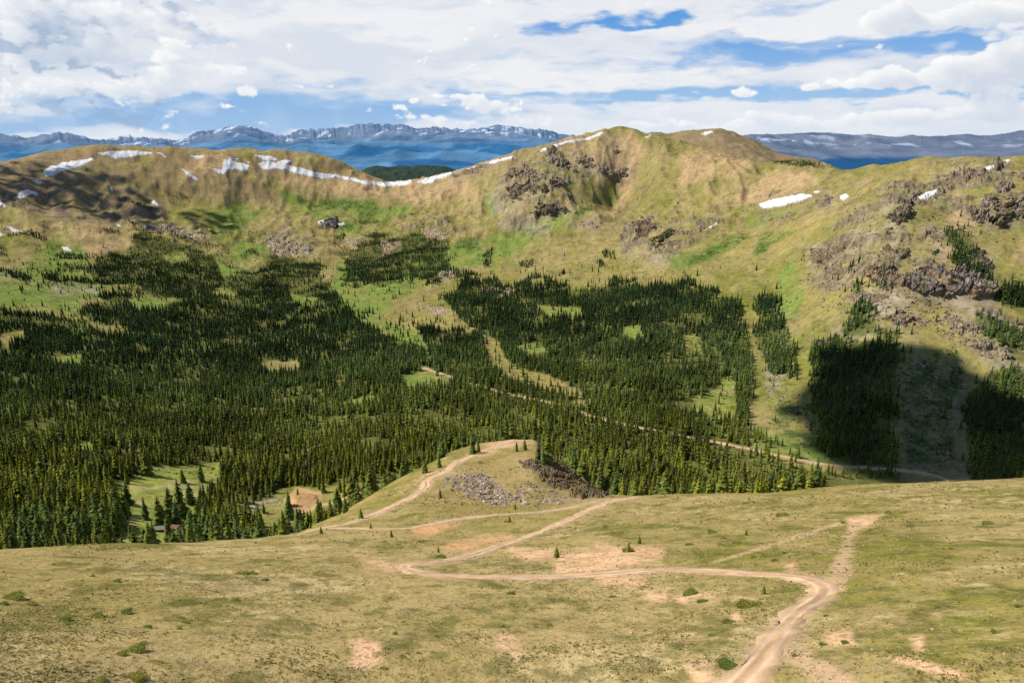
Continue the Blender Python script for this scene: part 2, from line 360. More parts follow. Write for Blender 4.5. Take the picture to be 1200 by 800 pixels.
C = lambda *a: np.array(a)
zA = lambda p: zm(0, 170, 4.573, p)
zB = lambda p: zm(240, 170, 4.573, p)
zC = lambda p: zm(400, 0, 2.963, p)
zD = lambda p: zm(800, 160, 2.963, p)
zE = lambda p: zm(500, 140, 4, p)
zF = lambda p: zm(960, 170, 5, p)
zG = lambda p: zm(960, 300, 5, p)
zK = lambda p: zm(480, 500, 4.615, p)
DK, MD, LT = C(.205, .165, .128), C(.30, .242, .182), C(.42, .34, .25)
ROCKS = [
 (zE([(370, 340), (400, 312), (450, 303), (530, 308), (572, 330), (520, 347), (480, 347), (440, 377), (400, 382)]), DK, 16, 'dark purple cliff in the middle of the central buttress'),
 (zE([(480, 437), (530, 400), (570, 390), (620, 408), (692, 430), (640, 442), (580, 454), (520, 452)]), DK, 13, 'low dark crag at the foot of the central buttress'),
 (zE([(558, 140), (590, 128), (620, 183), (702, 225), (697, 242), (620, 227), (570, 202)]), MD, 13, 'slanting rock band just under the ridge snow strip'),
 (zE([(358, 270), (400, 233), (470, 213), (500, 228), (560, 258), (640, 283), (652, 314), (600, 312), (560, 292), (500, 292), (440, 287)]), MD, 12, 'long broken rock band above the dark purple cliff'),
 (zE([(690, 178), (740, 168), (800, 213), (870, 238), (930, 223), (952, 260), (880, 274), (800, 252), (720, 212)]), MD, 11, 'rock band across the face of the central peak'),
 (zE([(868, 118), (900, 113), (912, 150), (880, 157)]), MD, 8, 'small rock knob high on the central peak'),
 (zE([(110, 260), (210, 225), (290, 200), (300, 222), (220, 252), (120, 275)]), MD, 6, 'faint rock rib under the snow strip left of the peak'),
 (zE([(958, 490), (1000, 468), (1072, 458), (1060, 480), (1092, 500), (1040, 527), (1027, 562), (968, 572), (990, 530)]), DK, 9, 'dark outcrop above the fan of pale scree'),
 (zE([(1048, 572), (1090, 540), (1140, 503), (1157, 520), (1120, 582), (1070, 607)]), C(.075, .085, .045), 7, 'dark shrub covered outcrop right of the pale scree'),
 (zE([(690, 495), (760, 470), (820, 480), (800, 500), (720, 512)]), LT, 4, 'pale rock hump beside the green stream line'),
 (zF([(398, 430), (430, 388), (470, 358), (532, 373), (537, 410), (500, 462), (430, 457)]), DK, 11, 'large dark crag on the right hand slope below the wedge of snow'),
 (zF([(463, 325), (490, 306), (532, 328), (532, 365), (490, 350)]), DK, 7, 'dark rock knob on top of the large dark crag'),
 (zF([(363, 490), (400, 468), (432, 485), (427, 512), (380, 522)]), DK, 6, 'small dark rock below left of the large dark crag'),
 (zF([(598, 510), (650, 483), (692, 500), (682, 532), (620, 537)]), MD, 6, 'low rock right of the large dark crag'),
 (zF([(758, 170), (830, 148), (920, 138), (1002, 163), (992, 202), (880, 212), (790, 197)]), MD, 8, 'broken rock rim near the right skyline'),
 (zF([(858, 370), (880, 358), (920, 388), (950, 338), (1020, 308), (1050, 348), (1100, 318), (1180, 308), (1300, 340), (1300, 450), (1140, 425), (1090, 472), (1010, 462), (900, 452)]), MD, 13, 'tall grey brown cliff band at the right edge'),
 (zF([(1028, 240), (1080, 193), (1132, 235), (1100, 272), (1050, 277)]), MD, 8, 'grey slab above the cliff band at the right edge'),
 (zF([(378, 610), (450, 598), (542, 625), (500, 652), (430, 642)]), DK, 5, 'thin dark ledge in the middle of the right hand slope'),
 (zF([(1028, 95), (1060, 73), (1072, 140), (1040, 152)]), DK, 11, 'small rock tower on the right skyline'),
 (zF([(-40, 600), (60, 598), (172, 568), (162, 612), (80, 662), (30, 702), (-40, 690)]), MD, 8, 'brown rock rib left of the right hand slope'),
 (zF([(638, 625), (690, 613), (712, 640), (660, 657)]), C(.07, .08, .04), 4, 'dark mossy rock at the right of the thin ledge'),
 (zF([(-20, 330), (60, 288), (97, 310), (70, 352), (-10, 372)]), MD, 7, 'brown rock rib between two snow patches'),
 (zF([(528, 275), (580, 268), (592, 300), (550, 302)]), MD, 4, 'little rock left of the wedge shaped snow'),
 (zF([(668, 240), (760, 223), (782, 250), (720, 267)]), MD, 5, 'low broken rock right of the wedge shaped snow'),
 (zF([(838, 640), (900, 608), (960, 618), (1002, 680), (1012, 732), (940, 742), (870, 682)]), DK, 8, 'dark tree topped crag above the pale cliff'),
 (zG([(718, 100), (770, 78), (840, 103), (930, 138), (990, 148), (1052, 190), (1042, 232), (1000, 252), (900, 247), (840, 217), (780, 252), (730, 242)]), C(.27, .225, .205), 13, 'pale grey cliff above the grey scree fan'),
 (zG([(488, 120), (560, 88), (640, 68), (718, 85), (718, 220), (640, 227), (560, 207), (500, 172)]), C(.23, .19, .17), 10, 'jagged cliff just left of the pale grey cliff'),
 (zG([(248, 100), (340, 48), (400, 28), (462, 70), (440, 100), (500, 130), (490, 192), (430, 197), (340, 172), (300, 122)]), MD, 8, 'broken cliff left of the jagged one behind a lone conifer'),
 (zG([(378, 360), (450, 338), (520, 328), (572, 350), (562, 392), (480, 407), (400, 387)]), MD, 6, 'low dark cliff just above the cloud shadow'),
 (zG([(748, 370), (800, 353), (850, 388), (942, 410), (932, 442), (840, 442), (780, 427)]), LT, 5, 'pale blocky ledge under the grey scree fan'),
 (zG([(908, 520), (960, 488), (1002, 510), (982, 552), (920, 547)]), MD, 5, 'small outcrop among trees above the road cut scree'),
 (zG([(1018, 550), (1060, 518), (1112, 545), (1122, 602), (1080, 612), (1040, 592)]), LT, 6, 'rounded grey outcrop at the right above the scree chute'),
 (zG([(30, 60), (120, 50), (150, 100), (90, 130), (20, 100)]), MD, 5, 'small broken outcrop at the foot of the brown rock rib'),
 (zG([(150, 230), (260, 205), (380, 225), (430, 250), (330, 265), (180, 255)]), MD, 4, 'low rock step above the clump of conifers'),
 (zK([(600, 190), (650, 163), (700, 178), (770, 148), (830, 200), (960, 268), (1085, 350), (1065, 372), (930, 382), (870, 392), (840, 342), (760, 322), (700, 262), (640, 232)]), C(.19, .150, .108), 2.0, 'dark cliff on the right flank of the grassy knoll'),
 (zA([(758, 420), (830, 413), (930, 428), (1020, 448), (1102, 490), (1000, 502), (940, 492), (880, 472), (800, 452)]), LT, 4, 'pale rock slab above the left forest edge'),
 (zB([(343, 530), (380, 498), (440, 503), (582, 560), (560, 582), (450, 582), (370, 587)]), LT, 4, 'pale broken rock slope above the middle of the forest'),
 (zB([(622, 432), (650, 388), (700, 376), (722, 420), (680, 442)]), C(.25, .24, .24), 9, 'grey boulder knob between two scraps of snow'),
 (zB([(728, 515), (840, 478), (862, 500), (800, 542)]), LT, 3, 'pale slabs among trees below the grey boulder knob'),
 (zB([(938, 510), (1040, 528), (1042, 562), (960, 592)]), LT, 3, 'pale stony opening inside the upper stand of trees'),
 (zB([(398, 430), (440, 428), (462, 445), (420, 454)]), LT, 3, 'small pale rock in the olive meadow'),
 (zC([(278, 808), (320, 792), (372, 826), (350, 842), (290, 826)]), LT, 4, 'grey slab right above the upper stand of trees'),
 (zm(400, 220, 2.963, [(338, 300), (380, 286), (402, 310), (360, 327)]), LT, 3, 'pale rock among the trees right of the green valley'),
 (zm(400, 220, 2.963, [(278, 415), (340, 408), (382, 430), (330, 442)]), LT, 3, 'flat pale rock on the golden clearing'),
 (zm(400, 220, 2.963, [(488, 350), (590, 333), (612, 360), (560, 377)]), LT, 3, 'grey rocks at the top edge of the central forest'),
 (zm(500, 140, 4, [(-20, 510), (40, 500), (105, 545), (80, 562), (0, 555)]), LT, 4, 'grey ledge at the right tip of the upper stand of trees'),
 (zm(800, 360, 2.963, [(440, 110), (470, 95), (520, 110), (500, 125), (450, 130)]), MD, 3, 'low rocks at the top left corner of the shaded forest'),
 (zm(800, 160, 2.963, [(50, 305), (75, 298), (82, 318), (58, 328)]), MD, 5, 'dark rock beside the small slanting snow patch'),
]
# ------------------------------------------------------------------ cover maps
FOREST = [(-150, 350), (0, 353), (20, 366), (88, 372), (110, 388), (155, 396), (135, 376), (97, 371), (92, 362), (100, 356), (130, 346), (160, 349), (165, 338), (54, 331), (54, 325), (110, 327), (112, 301), (149, 294), (160, 277), (175, 273), (202, 284), (216, 291), (260, 300), (260, 318), (300, 318), (310, 308), (327, 301), (371, 308), (388, 338), (400, 348), (434, 365), (461, 385), (491, 399), (498, 409), (489, 381), (515, 383), (545, 388), (562, 391), (540, 377), (515, 356), (535, 340), (545, 323), (565, 327), (602, 340), (619, 327), (663, 327), (670, 340), (704, 340), (724, 323), (754, 337), (800, 328), (834, 344), (867, 358), (874, 390), (880, 430), (876, 495), (890, 512), (935, 538), (990, 545), (1056, 562), (1140, 568), (1140, 620), (1000, 660), (700, 720), (300, 720), (-150, 720)]
FOREST2 = [[(402, 331), (405, 300), (420, 285), (450, 272), (470, 280), (495, 272), (524, 288), (526, 303), (500, 311), (480, 313), (465, 333), (430, 334)],
           [(885, 345), (910, 343), (915, 365), (931, 400), (932, 440), (905, 446), (900, 420), (886, 400)],
           [(952, 406), (975, 392), (1002, 395), (1058, 398), (1058, 428), (1056, 478), (1050, 512), (1056, 565), (989, 552), (959, 522), (953, 461)],
           [(1127, 463), (1154, 446), (1181, 433), (1260, 440), (1260, 600), (1137, 600), (1131, 522)],
           [(985, 391), (995, 362), (1013, 350), (1028, 380), (1055, 385), (1057, 399), (1000, 397)],
           [(1112, 272), (1130, 266), (1150, 310), (1163, 330), (1210, 337), (1210, 360), (1170, 347), (1140, 333), (1120, 312)],
           [(1148, 372), (1172, 378), (1185, 386), (1210, 400), (1210, 425), (1180, 405), (1160, 400)],
           [(998, 316), (1006, 312), (1010, 340), (1000, 345)], [(1028, 312), (1036, 310), (1036, 336), (1028, 334)],
           [(488, 305), (500, 300), (520, 303), (540, 320), (505, 330), (480, 325)]]
STRIPS = [zm(0, 170, 4.573, p) for p in (
    [(200, 420), (270, 440), (265, 452), (205, 434)], [(40, 480), (180, 458), (260, 508), (230, 522), (150, 492), (40, 492)], [(0, 540), (40, 560), (42, 597), (0, 597)],
    [(0, 660), (100, 680), (170, 720), (170, 752), (100, 722), (0, 682)], [(480, 462), (550, 443), (640, 460), (640, 477), (540, 472), (500, 477)],
    [(680, 400), (720, 420), (760, 470), (940, 510), (930, 570), (860, 570), (740, 545), (690, 490), (760, 500), (720, 440)],
    [(890, 248), (960, 256), (1030, 288), (1022, 310), (960, 292), (900, 272)], [(620, 278), (720, 298), (900, 368), (890, 378), (760, 334), (640, 298)],
    [(945, 480), (990, 488), (1060, 518), (1180, 543), (1150, 552), (1030, 532), (950, 507)], [(295, 590), (330, 573), (500, 598), (480, 618), (305, 612)],
    [(305, 640), (500, 648), (560, 690), (310, 682)], [(400, 390), (460, 388), (462, 398), (405, 400)], [(500, 278), (570, 292), (572, 304), (510, 288)])]
STRIPS += [zm(240, 170, 4.573, p) for p in (
    [(690, 488), (760, 478), (740, 512), (690, 537)], [(0, 518), (80, 545), (0, 552)], [(180, 580), (260, 558), (300, 590), (200, 602)], [(605, 438), (790, 428), (780, 452), (615, 458)],
    [(820, 408), (930, 402), (932, 420), (830, 427)], [(738, 543), (772, 543), (772, 592), (735, 587)], [(1045, 385), (1140, 348), (1150, 365), (1060, 397)], [(85, 225), (110, 222), (110, 238), (85, 238)],
    [(870, 480), (970, 470), (970, 500), (880, 510)])]
STRIPS += [zm(500, 140, 4, p) for p in (
    [(820, 618), (880, 623), (886, 657), (830, 652)], [(430, 668), (500, 658), (497, 692), (440, 697)], [(258, 640), (310, 600), (302, 680), (270, 702)], [(800, 670), (830, 655), (835, 695), (810, 695)])]
STRIPS += [[(905, 186), (930, 183), (950, 186), (974, 194), (960, 197), (930, 195), (905, 192)], [(695, 362), (702, 362), (702, 356)], [(860, 440), (875, 430), (880, 470), (874, 497), (864, 495)]]
CLEAR = [[(150, 565), (160, 552), (190, 545), (225, 548), (258, 540), (265, 552), (250, 575), (232, 598), (222, 640), (205, 660), (118, 660), (135, 635), (152, 605)],
         [(52, 527), (80, 520), (110, 517), (114, 536), (85, 534), (60, 537)], [(135, 572), (150, 560), (150, 600), (140, 605)],
         [(245, 345), (262, 335), (280, 345), (270, 350)],
         [(630, 358), (680, 360), (686, 371), (640, 369)], [(468, 441), (500, 434), (530, 440), (533, 451), (475, 454)],
         [(566, 393), (582, 400), (600, 430), (640, 438), (684, 460), (680, 468), (632, 455), (588, 440), (574, 424)],
         [(812, 466), (835, 455), (850, 440), (862, 446), (862, 492), (835, 492), (812, 480)],
         [(660, 468), (700, 470), (690, 478)], [(305, 425), (350, 420), (352, 436), (310, 438)],
         [(488, 350), (520, 352), (545, 380), (520, 388), (470, 378)], [(515, 340), (540, 332), (530, 342)],
         [(300, 592), (335, 571), (380, 571), (430, 567), (455, 561), (478, 549), (502, 541), (502, 560), (420, 592), (340, 627), (312, 645)],
         [(880, 515), (945, 535), (1000, 543), (985, 556), (930, 548), (880, 528)], [(0, 392), (28, 385), (30, 400), (0, 410)],
         [(285, 595), (310, 582), (322, 600), (300, 612)], [(220, 548), (262, 540), (300, 530), (290, 536), (255, 552)],
         [(-60, 333), (54, 333), (88, 345), (97, 356), (91, 369), (20, 363), (-60, 350)], [(148, 352), (172, 346), (215, 352), (190, 362), (160, 366)], [(395, 343), (440, 366), (492, 394), (502, 408), (470, 400), (420, 378)], [(248, 298), (290, 313), (262, 326)], [(190, 300), (215, 295), (225, 306), (200, 312)],
         [(340, 345), (372, 350), (365, 360), (345, 356)], [(600, 405), (632, 400), (640, 412), (612, 416)], [(730, 385), (748, 380), (752, 396), (736, 400)], [(800, 395), (818, 390), (822, 410), (806, 412)], [(400, 470), (440, 462), (448, 470), (410, 478)], [(60, 420), (95, 415), (98, 425), (66, 428)]]
GREEN = [[(0, 322), (40, 300), (95, 288), (112, 322), (130, 345), (95, 352), (60, 345), (0, 340)],
         [(325, 222), (345, 225), (370, 235), (440, 234), (445, 245), (480, 238), (478, 247), (445, 264), (425, 264), (415, 250), (370, 254), (340, 242)],
         [(250, 245), (285, 238), (312, 248), (290, 264), (255, 280), (240, 265)], [(395, 262), (430, 258), (425, 272), (395, 278)],
         [(400, 300), (440, 330), (480, 300), (520, 290), (560, 285), (600, 270), (640, 258), (690, 242), (692, 248), (645, 270), (610, 294), (570, 305), (520, 316), (480, 337), (450, 365), (430, 385), (400, 370), (390, 335)],
         [(280, 280), (310, 285), (318, 302), (270, 307)], [(805, 306), (830, 288), (870, 276), (873, 283), (842, 298), (808, 315)], [(882, 297), (890, 280), (912, 268), (928, 274), (905, 286), (890, 301)],
         [(905, 380), (915, 320), (930, 305), (940, 340), (935, 370)], [(55, 285), (70, 278), (72, 292), (50, 300)],
         [(875, 255), (930, 245), (932, 250), (900, 258), (880, 268)], [(885, 500), (950, 520), (1000, 545), (960, 545), (900, 530), (880, 515)], [(330, 285), (352, 280), (352, 290), (335, 292)],
         [(565, 235), (590, 225), (600, 240), (575, 255)], [(780, 300), (810, 295), (800, 318)], [(700, 232), (730, 225), (715, 240)]]+CLEAR[:6]+[CLEAR[7]]+CLEAR[17:]
SHRUB = [[(1052, 430), (1120, 405), (1128, 440), (1110, 480), (1120, 540), (1062, 545)], [(915, 470), (955, 470), (958, 520), (940, 530), (900, 500)], [(805, 306), (830, 290), (870, 277), (873, 282), (842, 296), (808, 312)],
         [(884, 296), (890, 281), (912, 269), (927, 274), (905, 284), (890, 299)], [(340, 230), (370, 236), (440, 237), (442, 245), (370, 246)], [(1168, 320), (1210, 335), (1210, 365), (1180, 350)], [(535, 280), (560, 278), (560, 292), (535, 292)],
         [(418, 245), (442, 246), (438, 262), (422, 260)]]
BROWN = [[(-100, 190), (60, 184), (110, 180), (135, 200), (170, 225), (195, 245), (185, 258), (130, 262), (80, 258), (20, 240), (-100, 240)]]
TAN = [zm(500, 140, 4, [(880, 410), (900, 300), (970, 290), (950, 340), (930, 400), (870, 440), (850, 435)]), [(800, 182), (850, 172), (885, 190), (860, 205), (800, 215)], [(85, 270), (120, 262), (160, 285), (150, 295), (90, 300)],
       [(660, 165), (740, 155), (760, 175), (740, 215), (700, 200), (660, 190)], [(300, 190), (340, 195), (400, 208), (480, 218), (500, 225), (470, 232), (400, 225), (330, 212)], [(450, 222), (540, 200), (560, 230), (480, 240)],
       [(230, 180), (260, 178), (262, 200), (230, 210), (210, 205)], [(1120, 225), (1150, 250), (1115, 300), (1100, 330), (1095, 300)], [(1190, 300), (1210, 280), (1210, 310)], [(900, 205), (950, 202), (960, 215), (880, 240), (860, 235)]]
SCREE = [zm(500, 140, 4, p) for p in ([(290, 370), (330, 330), (370, 380), (425, 400), (385, 505), (350, 505)], [(450, 490), (500, 455), (560, 505), (572, 540), (520, 547)], [(900, 600), (960, 585), (1060, 605), (1122, 650), (1080, 682), (940, 642)])]
SCREE += [zm(960, 300, 5, p) for p in ([(740, 260), (850, 235), (990, 258), (1030, 330), (1020, 392), (950, 372), (800, 312)], [(930, 565), (1050, 585), (1100, 615), (1300, 650), (1300, 720), (1100, 668), (1000, 625)])]
SCREE += [[(905, 400), (918, 385), (925, 430), (905, 460), (898, 440)], [(975, 388), (1060, 385), (1075, 400), (985, 402)],
          [(1000, 255), (1040, 225), (1060, 260), (1050, 300), (1020, 290), (990, 320)], [(320, 280), (360, 282), (370, 296), (330, 298)], [(60, 330), (120, 340), (60, 345)], [(0, 318), (20, 322), (40, 330), (0, 326)], [(285, 575), (330, 590), (300, 610), (280, 600)],
          zm(960, 300, 5, [(200, 170), (480, 200), (560, 330), (380, 360), (250, 330)])]
DIRT = [zm(480, 500, 4.615, p) for p in ([(20, 560), (110, 525), (230, 508), (310, 520), (250, 545), (150, 570), (100, 600), (50, 592)], [(160, 650), (250, 610), (400, 578), (540, 578), (592, 600), (560, 630), (400, 640), (300, 660), (200, 670)])]
PINK = [zm(380, 480, 2.963, p) for p in ([(640, 478), (720, 488), (790, 488), (802, 515), (720, 522), (660, 502)], [(805, 562), (818, 508), (880, 488), (990, 500), (1100, 478), (1172, 488), (1160, 520), (1060, 545), (900, 564)], [(200, 520), (260, 545), (235, 565), (150, 535)])]
PINK += [zm(700, 560, 2.4, p) for p in ([(125, 318), (190, 318), (202, 342), (150, 347)], [(638, 433), (710, 430), (727, 467), (660, 467)], [(880, 453), (912, 448), (912, 477)], [(0, 190), (170, 203), (182, 222), (120, 242), (0, 242)], [(523, 238), (555, 238), (564, 267), (545, 270)],
    [(695, 108), (805, 98), (765, 132), (715, 152)], [(830, 508), (900, 513), (1000, 543), (1045, 562), (940, 547)], [(388, 333), (440, 338), (435, 350)], [(378, 383), (402, 383), (402, 400), (380, 402)], [(200, 328), (300, 323), (345, 352), (240, 347)], [(245, 528), (300, 543), (345, 580), (290, 580)],
    [(0, 270), (120, 280), (130, 300), (60, 300), (0, 285)], [(470, 380), (500, 395), (490, 410)])]
PINK += [zm(350, 600, 3, p) for p in ([(180, 457), (230, 440), (288, 465), (288, 510), (240, 543), (182, 532), (200, 500)], [(692, 445), (740, 435), (778, 445), (783, 490), (765, 518), (738, 485), (697, 470)], [(200, 150), (320, 183), (330, 207), (260, 192)])]
PINK += [[(550, 534), (567, 526), (590, 514), (622, 511), (630, 515), (600, 523), (575, 531)], zm(300, 550, 6.667, [(225, 240), (330, 148), (400, 138), (505, 185), (522, 240), (470, 292), (380, 332), (325, 322), (315, 290), (250, 292)])]
ROADS = [  # centre line, half width in metres, half width factor along the line, lift
    ('main', [(852, 812), (868, 798), (892, 772), (912, 745), (922, 728), (940, 712), (960, 701), (968, 691), (957, 681), (930, 675), (880, 671.5), (820, 668), (760, 667.5), (700, 673), (640, 676), (560, 676), (512, 674), (484, 669), (470, 664), (482, 660.5), (512, 659.5), (545, 653), (580, 641), (620, 628), (660, 612), (690, 598), (712, 588), (745, 583)], 1.75),
    ('upper', [(748, 582), (700, 587), (670, 594.5), (630, 600), (582, 603), (545, 607), (515, 612), (481, 619), (450, 619.5), (420, 618.5), (390, 618.5), (372, 620)], 1.35),
    ('knoll', [(345, 627), (367, 620.5), (390, 616), (408, 613.5), (420, 610), (435, 605), (450, 598), (465, 590.5), (480, 583.5), (493, 576), (500, 569), (498, 563.5), (508, 558), (523, 553), (527, 548), (534, 542), (551, 535), (567, 529), (582, 523), (601, 515.5)], 1.9),
    ('mine', [(336, 610), (352, 602), (372, 593), (390, 589), (418, 578), (435, 573), (454, 566)], 1.3),
    ('valley', [(491, 429), (511, 436), (532, 443), (548, 449), (582, 458), (616, 466), (650, 473), (690, 487), (730, 497), (800, 511), (834, 517), (868, 524), (928, 537), (962, 544), (996, 547), (1060, 551), (1090, 555.5), (1118, 564)], 1.9)]
TRACKS = [[(912, 748), (919, 757), (941, 775), (964, 789), (990, 806)], [(1037, 602), (1008, 612), (998, 622), (992, 643), (985, 664), (981, 690)], [(987, 612), (933, 629), (875, 647), (837, 658)], [(490, 563), (505, 553), (520, 552)], [(820, 778), (842, 800)], [(527, 553), (560, 560)]]
def dens(polys, U, V, e0=-2, e1=2, wob=0):
    m = np.zeros(U.shape)
    for p in polys: m = np.maximum(m, sst(e0, e1, sdf(p, U, V)+wob))
    return m
def forest_density(U, V, wob=0):
    f = np.maximum(dens([FOREST], U, V, -1, 1, wob), dens(FOREST2, U, V, -1, 1, wob))
    return f*(1-dens(CLEAR, U, V, -1, 1, wob*.25))
WF = NP*.75
n1 = fbm(Xg/60, Yg/60, 5, 0); n2 = fbm(Xg/9, Yg/9, 4, 2); n3 = fbm(Xg/2.2, Yg/2.2, 3, 5); n4 = fbm(Xg/170, Yg/170, 4, 7)
# near hill: bleached tundra turf, olive flushes, bare crumbs
t = np.clip(.5+(n1-.5)*2.2+(n2-.5)*1.2, 0, 1)[..., None]
colF = lerp(C(.335, .255, .130), C(.235, .19, .070), t)
g = sst(.56, .70, n1*.55+n2*.45)[..., None]; colF = lerp(colF, C(.165, .165, .030), g*.75)
g = sst(.60, .72, fbm(Xg/5, Yg/5, 4, 6)*.6+n2*.4)[..., None]; colF = lerp(colF, C(.090, .098, .026), g*.65)
g = sst(.57, .72, fbm(Xg/26, Yg/18, 4, 8)*.6+n3*.4)[..., None]; colF = lerp(colF, C(.40, .31, .19), g*.75)
g = sst(.55, .66, fbm(Xg/3.2, Yg/3.2, 4, 9)*.65+n2*.35)[..., None]; colF = lerp(colF, C(.110, .108, .036), g*.6)
colF *= (1+(n3-.5)*.5)[..., None]
# far slopes: golden alpine turf, greener hollows
t = np.clip(.5+(n4-.5)*2.4+(n2-.5)*.9, 0, 1)[..., None]
colB = lerp(C(.320, .235, .092), C(.205, .180, .050), t)
streak_ = fbm(A2*70+n1*1.5, H2/260, 4, 6)[..., None]
colB = lerp(colB, C(.165, .150, .045), sst(.52, .66, streak_)*.55*mt[..., None]); colB = lerp(colB, C(.34, .255, .135), sst(.56, .68, 1-streak_)*.5*mt[..., None])
g = sst(.55, .7, n1*.6+n4*.4)[..., None]; colB = lerp(colB, C(.16, .165, .028), g*.75)
g = sst(.60, .72, fbm(Xg/35, Yg/80, 4, 3))[..., None]; colB = lerp(colB, C(.30, .21, .11), g*.6)
gl = sst(.45, .75, gul2+.55)[..., None]*sst(900, 1500, H2)[..., None]
colB = lerp(colB, lerp(C(.17, .155, .036), C(.30, .20, .105), gl), .35)
steep = (sst(.50, .85, SLOPE+(n2-.5)*.35)*sst(.38, .6, n1))[..., None]
colB = lerp(colB, C(.235, .165, .10)*(.7+.6*n2)[..., None], steep*.65)
g = sst(.56, .66, fbm(Xg/14, Yg/22, 4, 10)*.7+n1*.3)[..., None]; colB = lerp(colB, C(.125, .115, .032), g*.55)
colB *= (1+(n3-.5)*.15+(n2-.5)*.45)[..., None]
def paint(col, polys, c, amt=1., e0=-3, e1=3, nz=None):
    m = dens(polys, U2, V2, e0, e1, WF)*amt
    if nz is not None: m = m*nz
    return lerp(col, c*(1+(n2-.5)*.5)[..., None], m[..., None])
colB = paint(colB, BROWN, C(.20, .135, .10), .9, -8, 6, .45+.55*sst(.3, .6, n1))
colB = lerp(colB, C(.105, .080, .062)+0*colB, (dens(BROWN, U2, V2, -8, 6, WF)*sst(.48, .62, streak_[..., 0]*.6+n1*.4)*.6)[..., None])
topb = (sst(.80, .93, H2/HSKY[:, None])*sst(.35, .6, n1*.6+streak_[..., 0]*.4)*(azd < 6))[..., None]; colB = lerp(colB, C(.285, .185, .105)+0*colB, topb*.75)
colB = paint(colB, TAN, C(.38, .245, .135), .9, -8, 6, .5+.5*sst(.3, .5, n1))
colB = paint(colB, GREEN, C(.150, .188, .042), 1.0, -5, 4, .55+.45*sst(.32, .55, n1))
colB = paint(colB, [CLEAR[0], CLEAR[1], CLEAR[7]], C(.235, .225, .052), .8, -3, 3, .35+.65*sst(.40, .55, n2))
colB = paint(colB, [CLEAR[0], CLEAR[7]], C(.34, .27, .13), .6, -3, 3, sst(.52, .62, fbm(Xg/14, Yg/14, 3, 4)))
colB = paint(colB, [[(1052, 430), (1125, 420), (1132, 480), (1138, 566), (1055, 560)]], C(.20, .150, .095), .85, -6, 5, .4+.6*sst(.36, .56, n2))
colB = paint(colB, SCREE, C(.30, .235, .18), .85, -9, 7, .15+.85*sst(.40, .58, n2*.6+n1*.4))
colB = paint(colB, SHRUB, C(.055, .085, .02), .95, -4, 3, sst(.38, .55, n2*.6+n1*.4))
halo = dens([r[0] for r in ROCKS[:32]], U2, V2, -12, 3, NP*1.2)
rk = (halo*sst(.40, .56, n2*.6+fbm(Xg/6, Yg/10, 3, 3)*.4)*.8)[..., None]
colB = lerp(colB, C(.23, .175, .118)*(.5+n2+.3*n3)[..., None], rk)
colB = lerp(colB, C(.225, .172, .115)*rocks_[..., None], (rockm*.9)[..., None])
fd = forest_density(U2, V2, (fbm(Xg/25, Yg/25, 3, 4)-.5)*20)
colB = lerp(colB, C(.075, .085, .022)*(1+(n2-.5))[..., None], (fd*.8)[..., None])
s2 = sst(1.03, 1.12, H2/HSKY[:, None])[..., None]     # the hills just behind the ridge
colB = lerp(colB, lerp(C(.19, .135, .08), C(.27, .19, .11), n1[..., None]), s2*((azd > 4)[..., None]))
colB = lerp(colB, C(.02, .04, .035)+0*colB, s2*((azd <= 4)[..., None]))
ROCKF = dens([zm(480, 500, 4.615, [(560, 160), (650, 150), (800, 160), (960, 260), (1090, 350), (1060, 385), (860, 400), (600, 440), (560, 400), (620, 300)])], U2, V2, -4, 6, WF)
colF = lerp(colF, C(.26, .195, .13)*(1+(n2-.5)*.9)[..., None], (ROCKF*.85*sst(.35, .6, n2))[..., None])
knoll = dens([[(490, 600), (510, 555), (560, 520), (640, 512), (700, 575), (600, 610)]], U2, V2, -8, 8)
colF = lerp(colF, lerp(C(.21, .165, .062), C(.33, .235, .125), sst(.38, .6, n2)[..., None])+0*colF, (knoll*.75)[..., None])
colF = lerp(colF, C(.215, .185, .05)+0*colF, (dens([[(300, 640), (350, 600), (480, 560), (500, 575), (430, 612), (360, 625)], [(520, 590), (700, 596), (640, 620), (540, 625), (500, 620)]], U2, V2, -6, 6)*.5*(.4+n2))[..., None])
colF = paint(colF, DIRT, C(.52, .30, .17), .95, -3, 4, .5+.5*sst(.3, .5, n2))
colF = paint(colF, PINK, C(.60, .375, .26), .97, -6, 6, .6+.4*sst(.35, .55, n2*.5+n3*.5))
mound = zm(300, 550, 6.667, [(225, 240), (330, 148), (400, 138), (505, 185), (522, 240), (470, 292), (380, 332), (325, 322), (315, 290), (250, 292)])
for c_ in (0,):
    mm = dens([mound], U2, V2, -2, 2, WF)[..., None]
    tp = C(.42, .24, .12)*(.8+.4*n2[..., None]); colF = lerp(colF, tp, mm); colB = lerp(colB, tp, mm)
ISFb = sst(-6, 4, HLIP[:, None]+2-H2)[..., None]
colG = lerp(colB*1.26*C(.97, 1.03, .98), colF*1.27*C(1.03, 1.01, .84), ISFb)

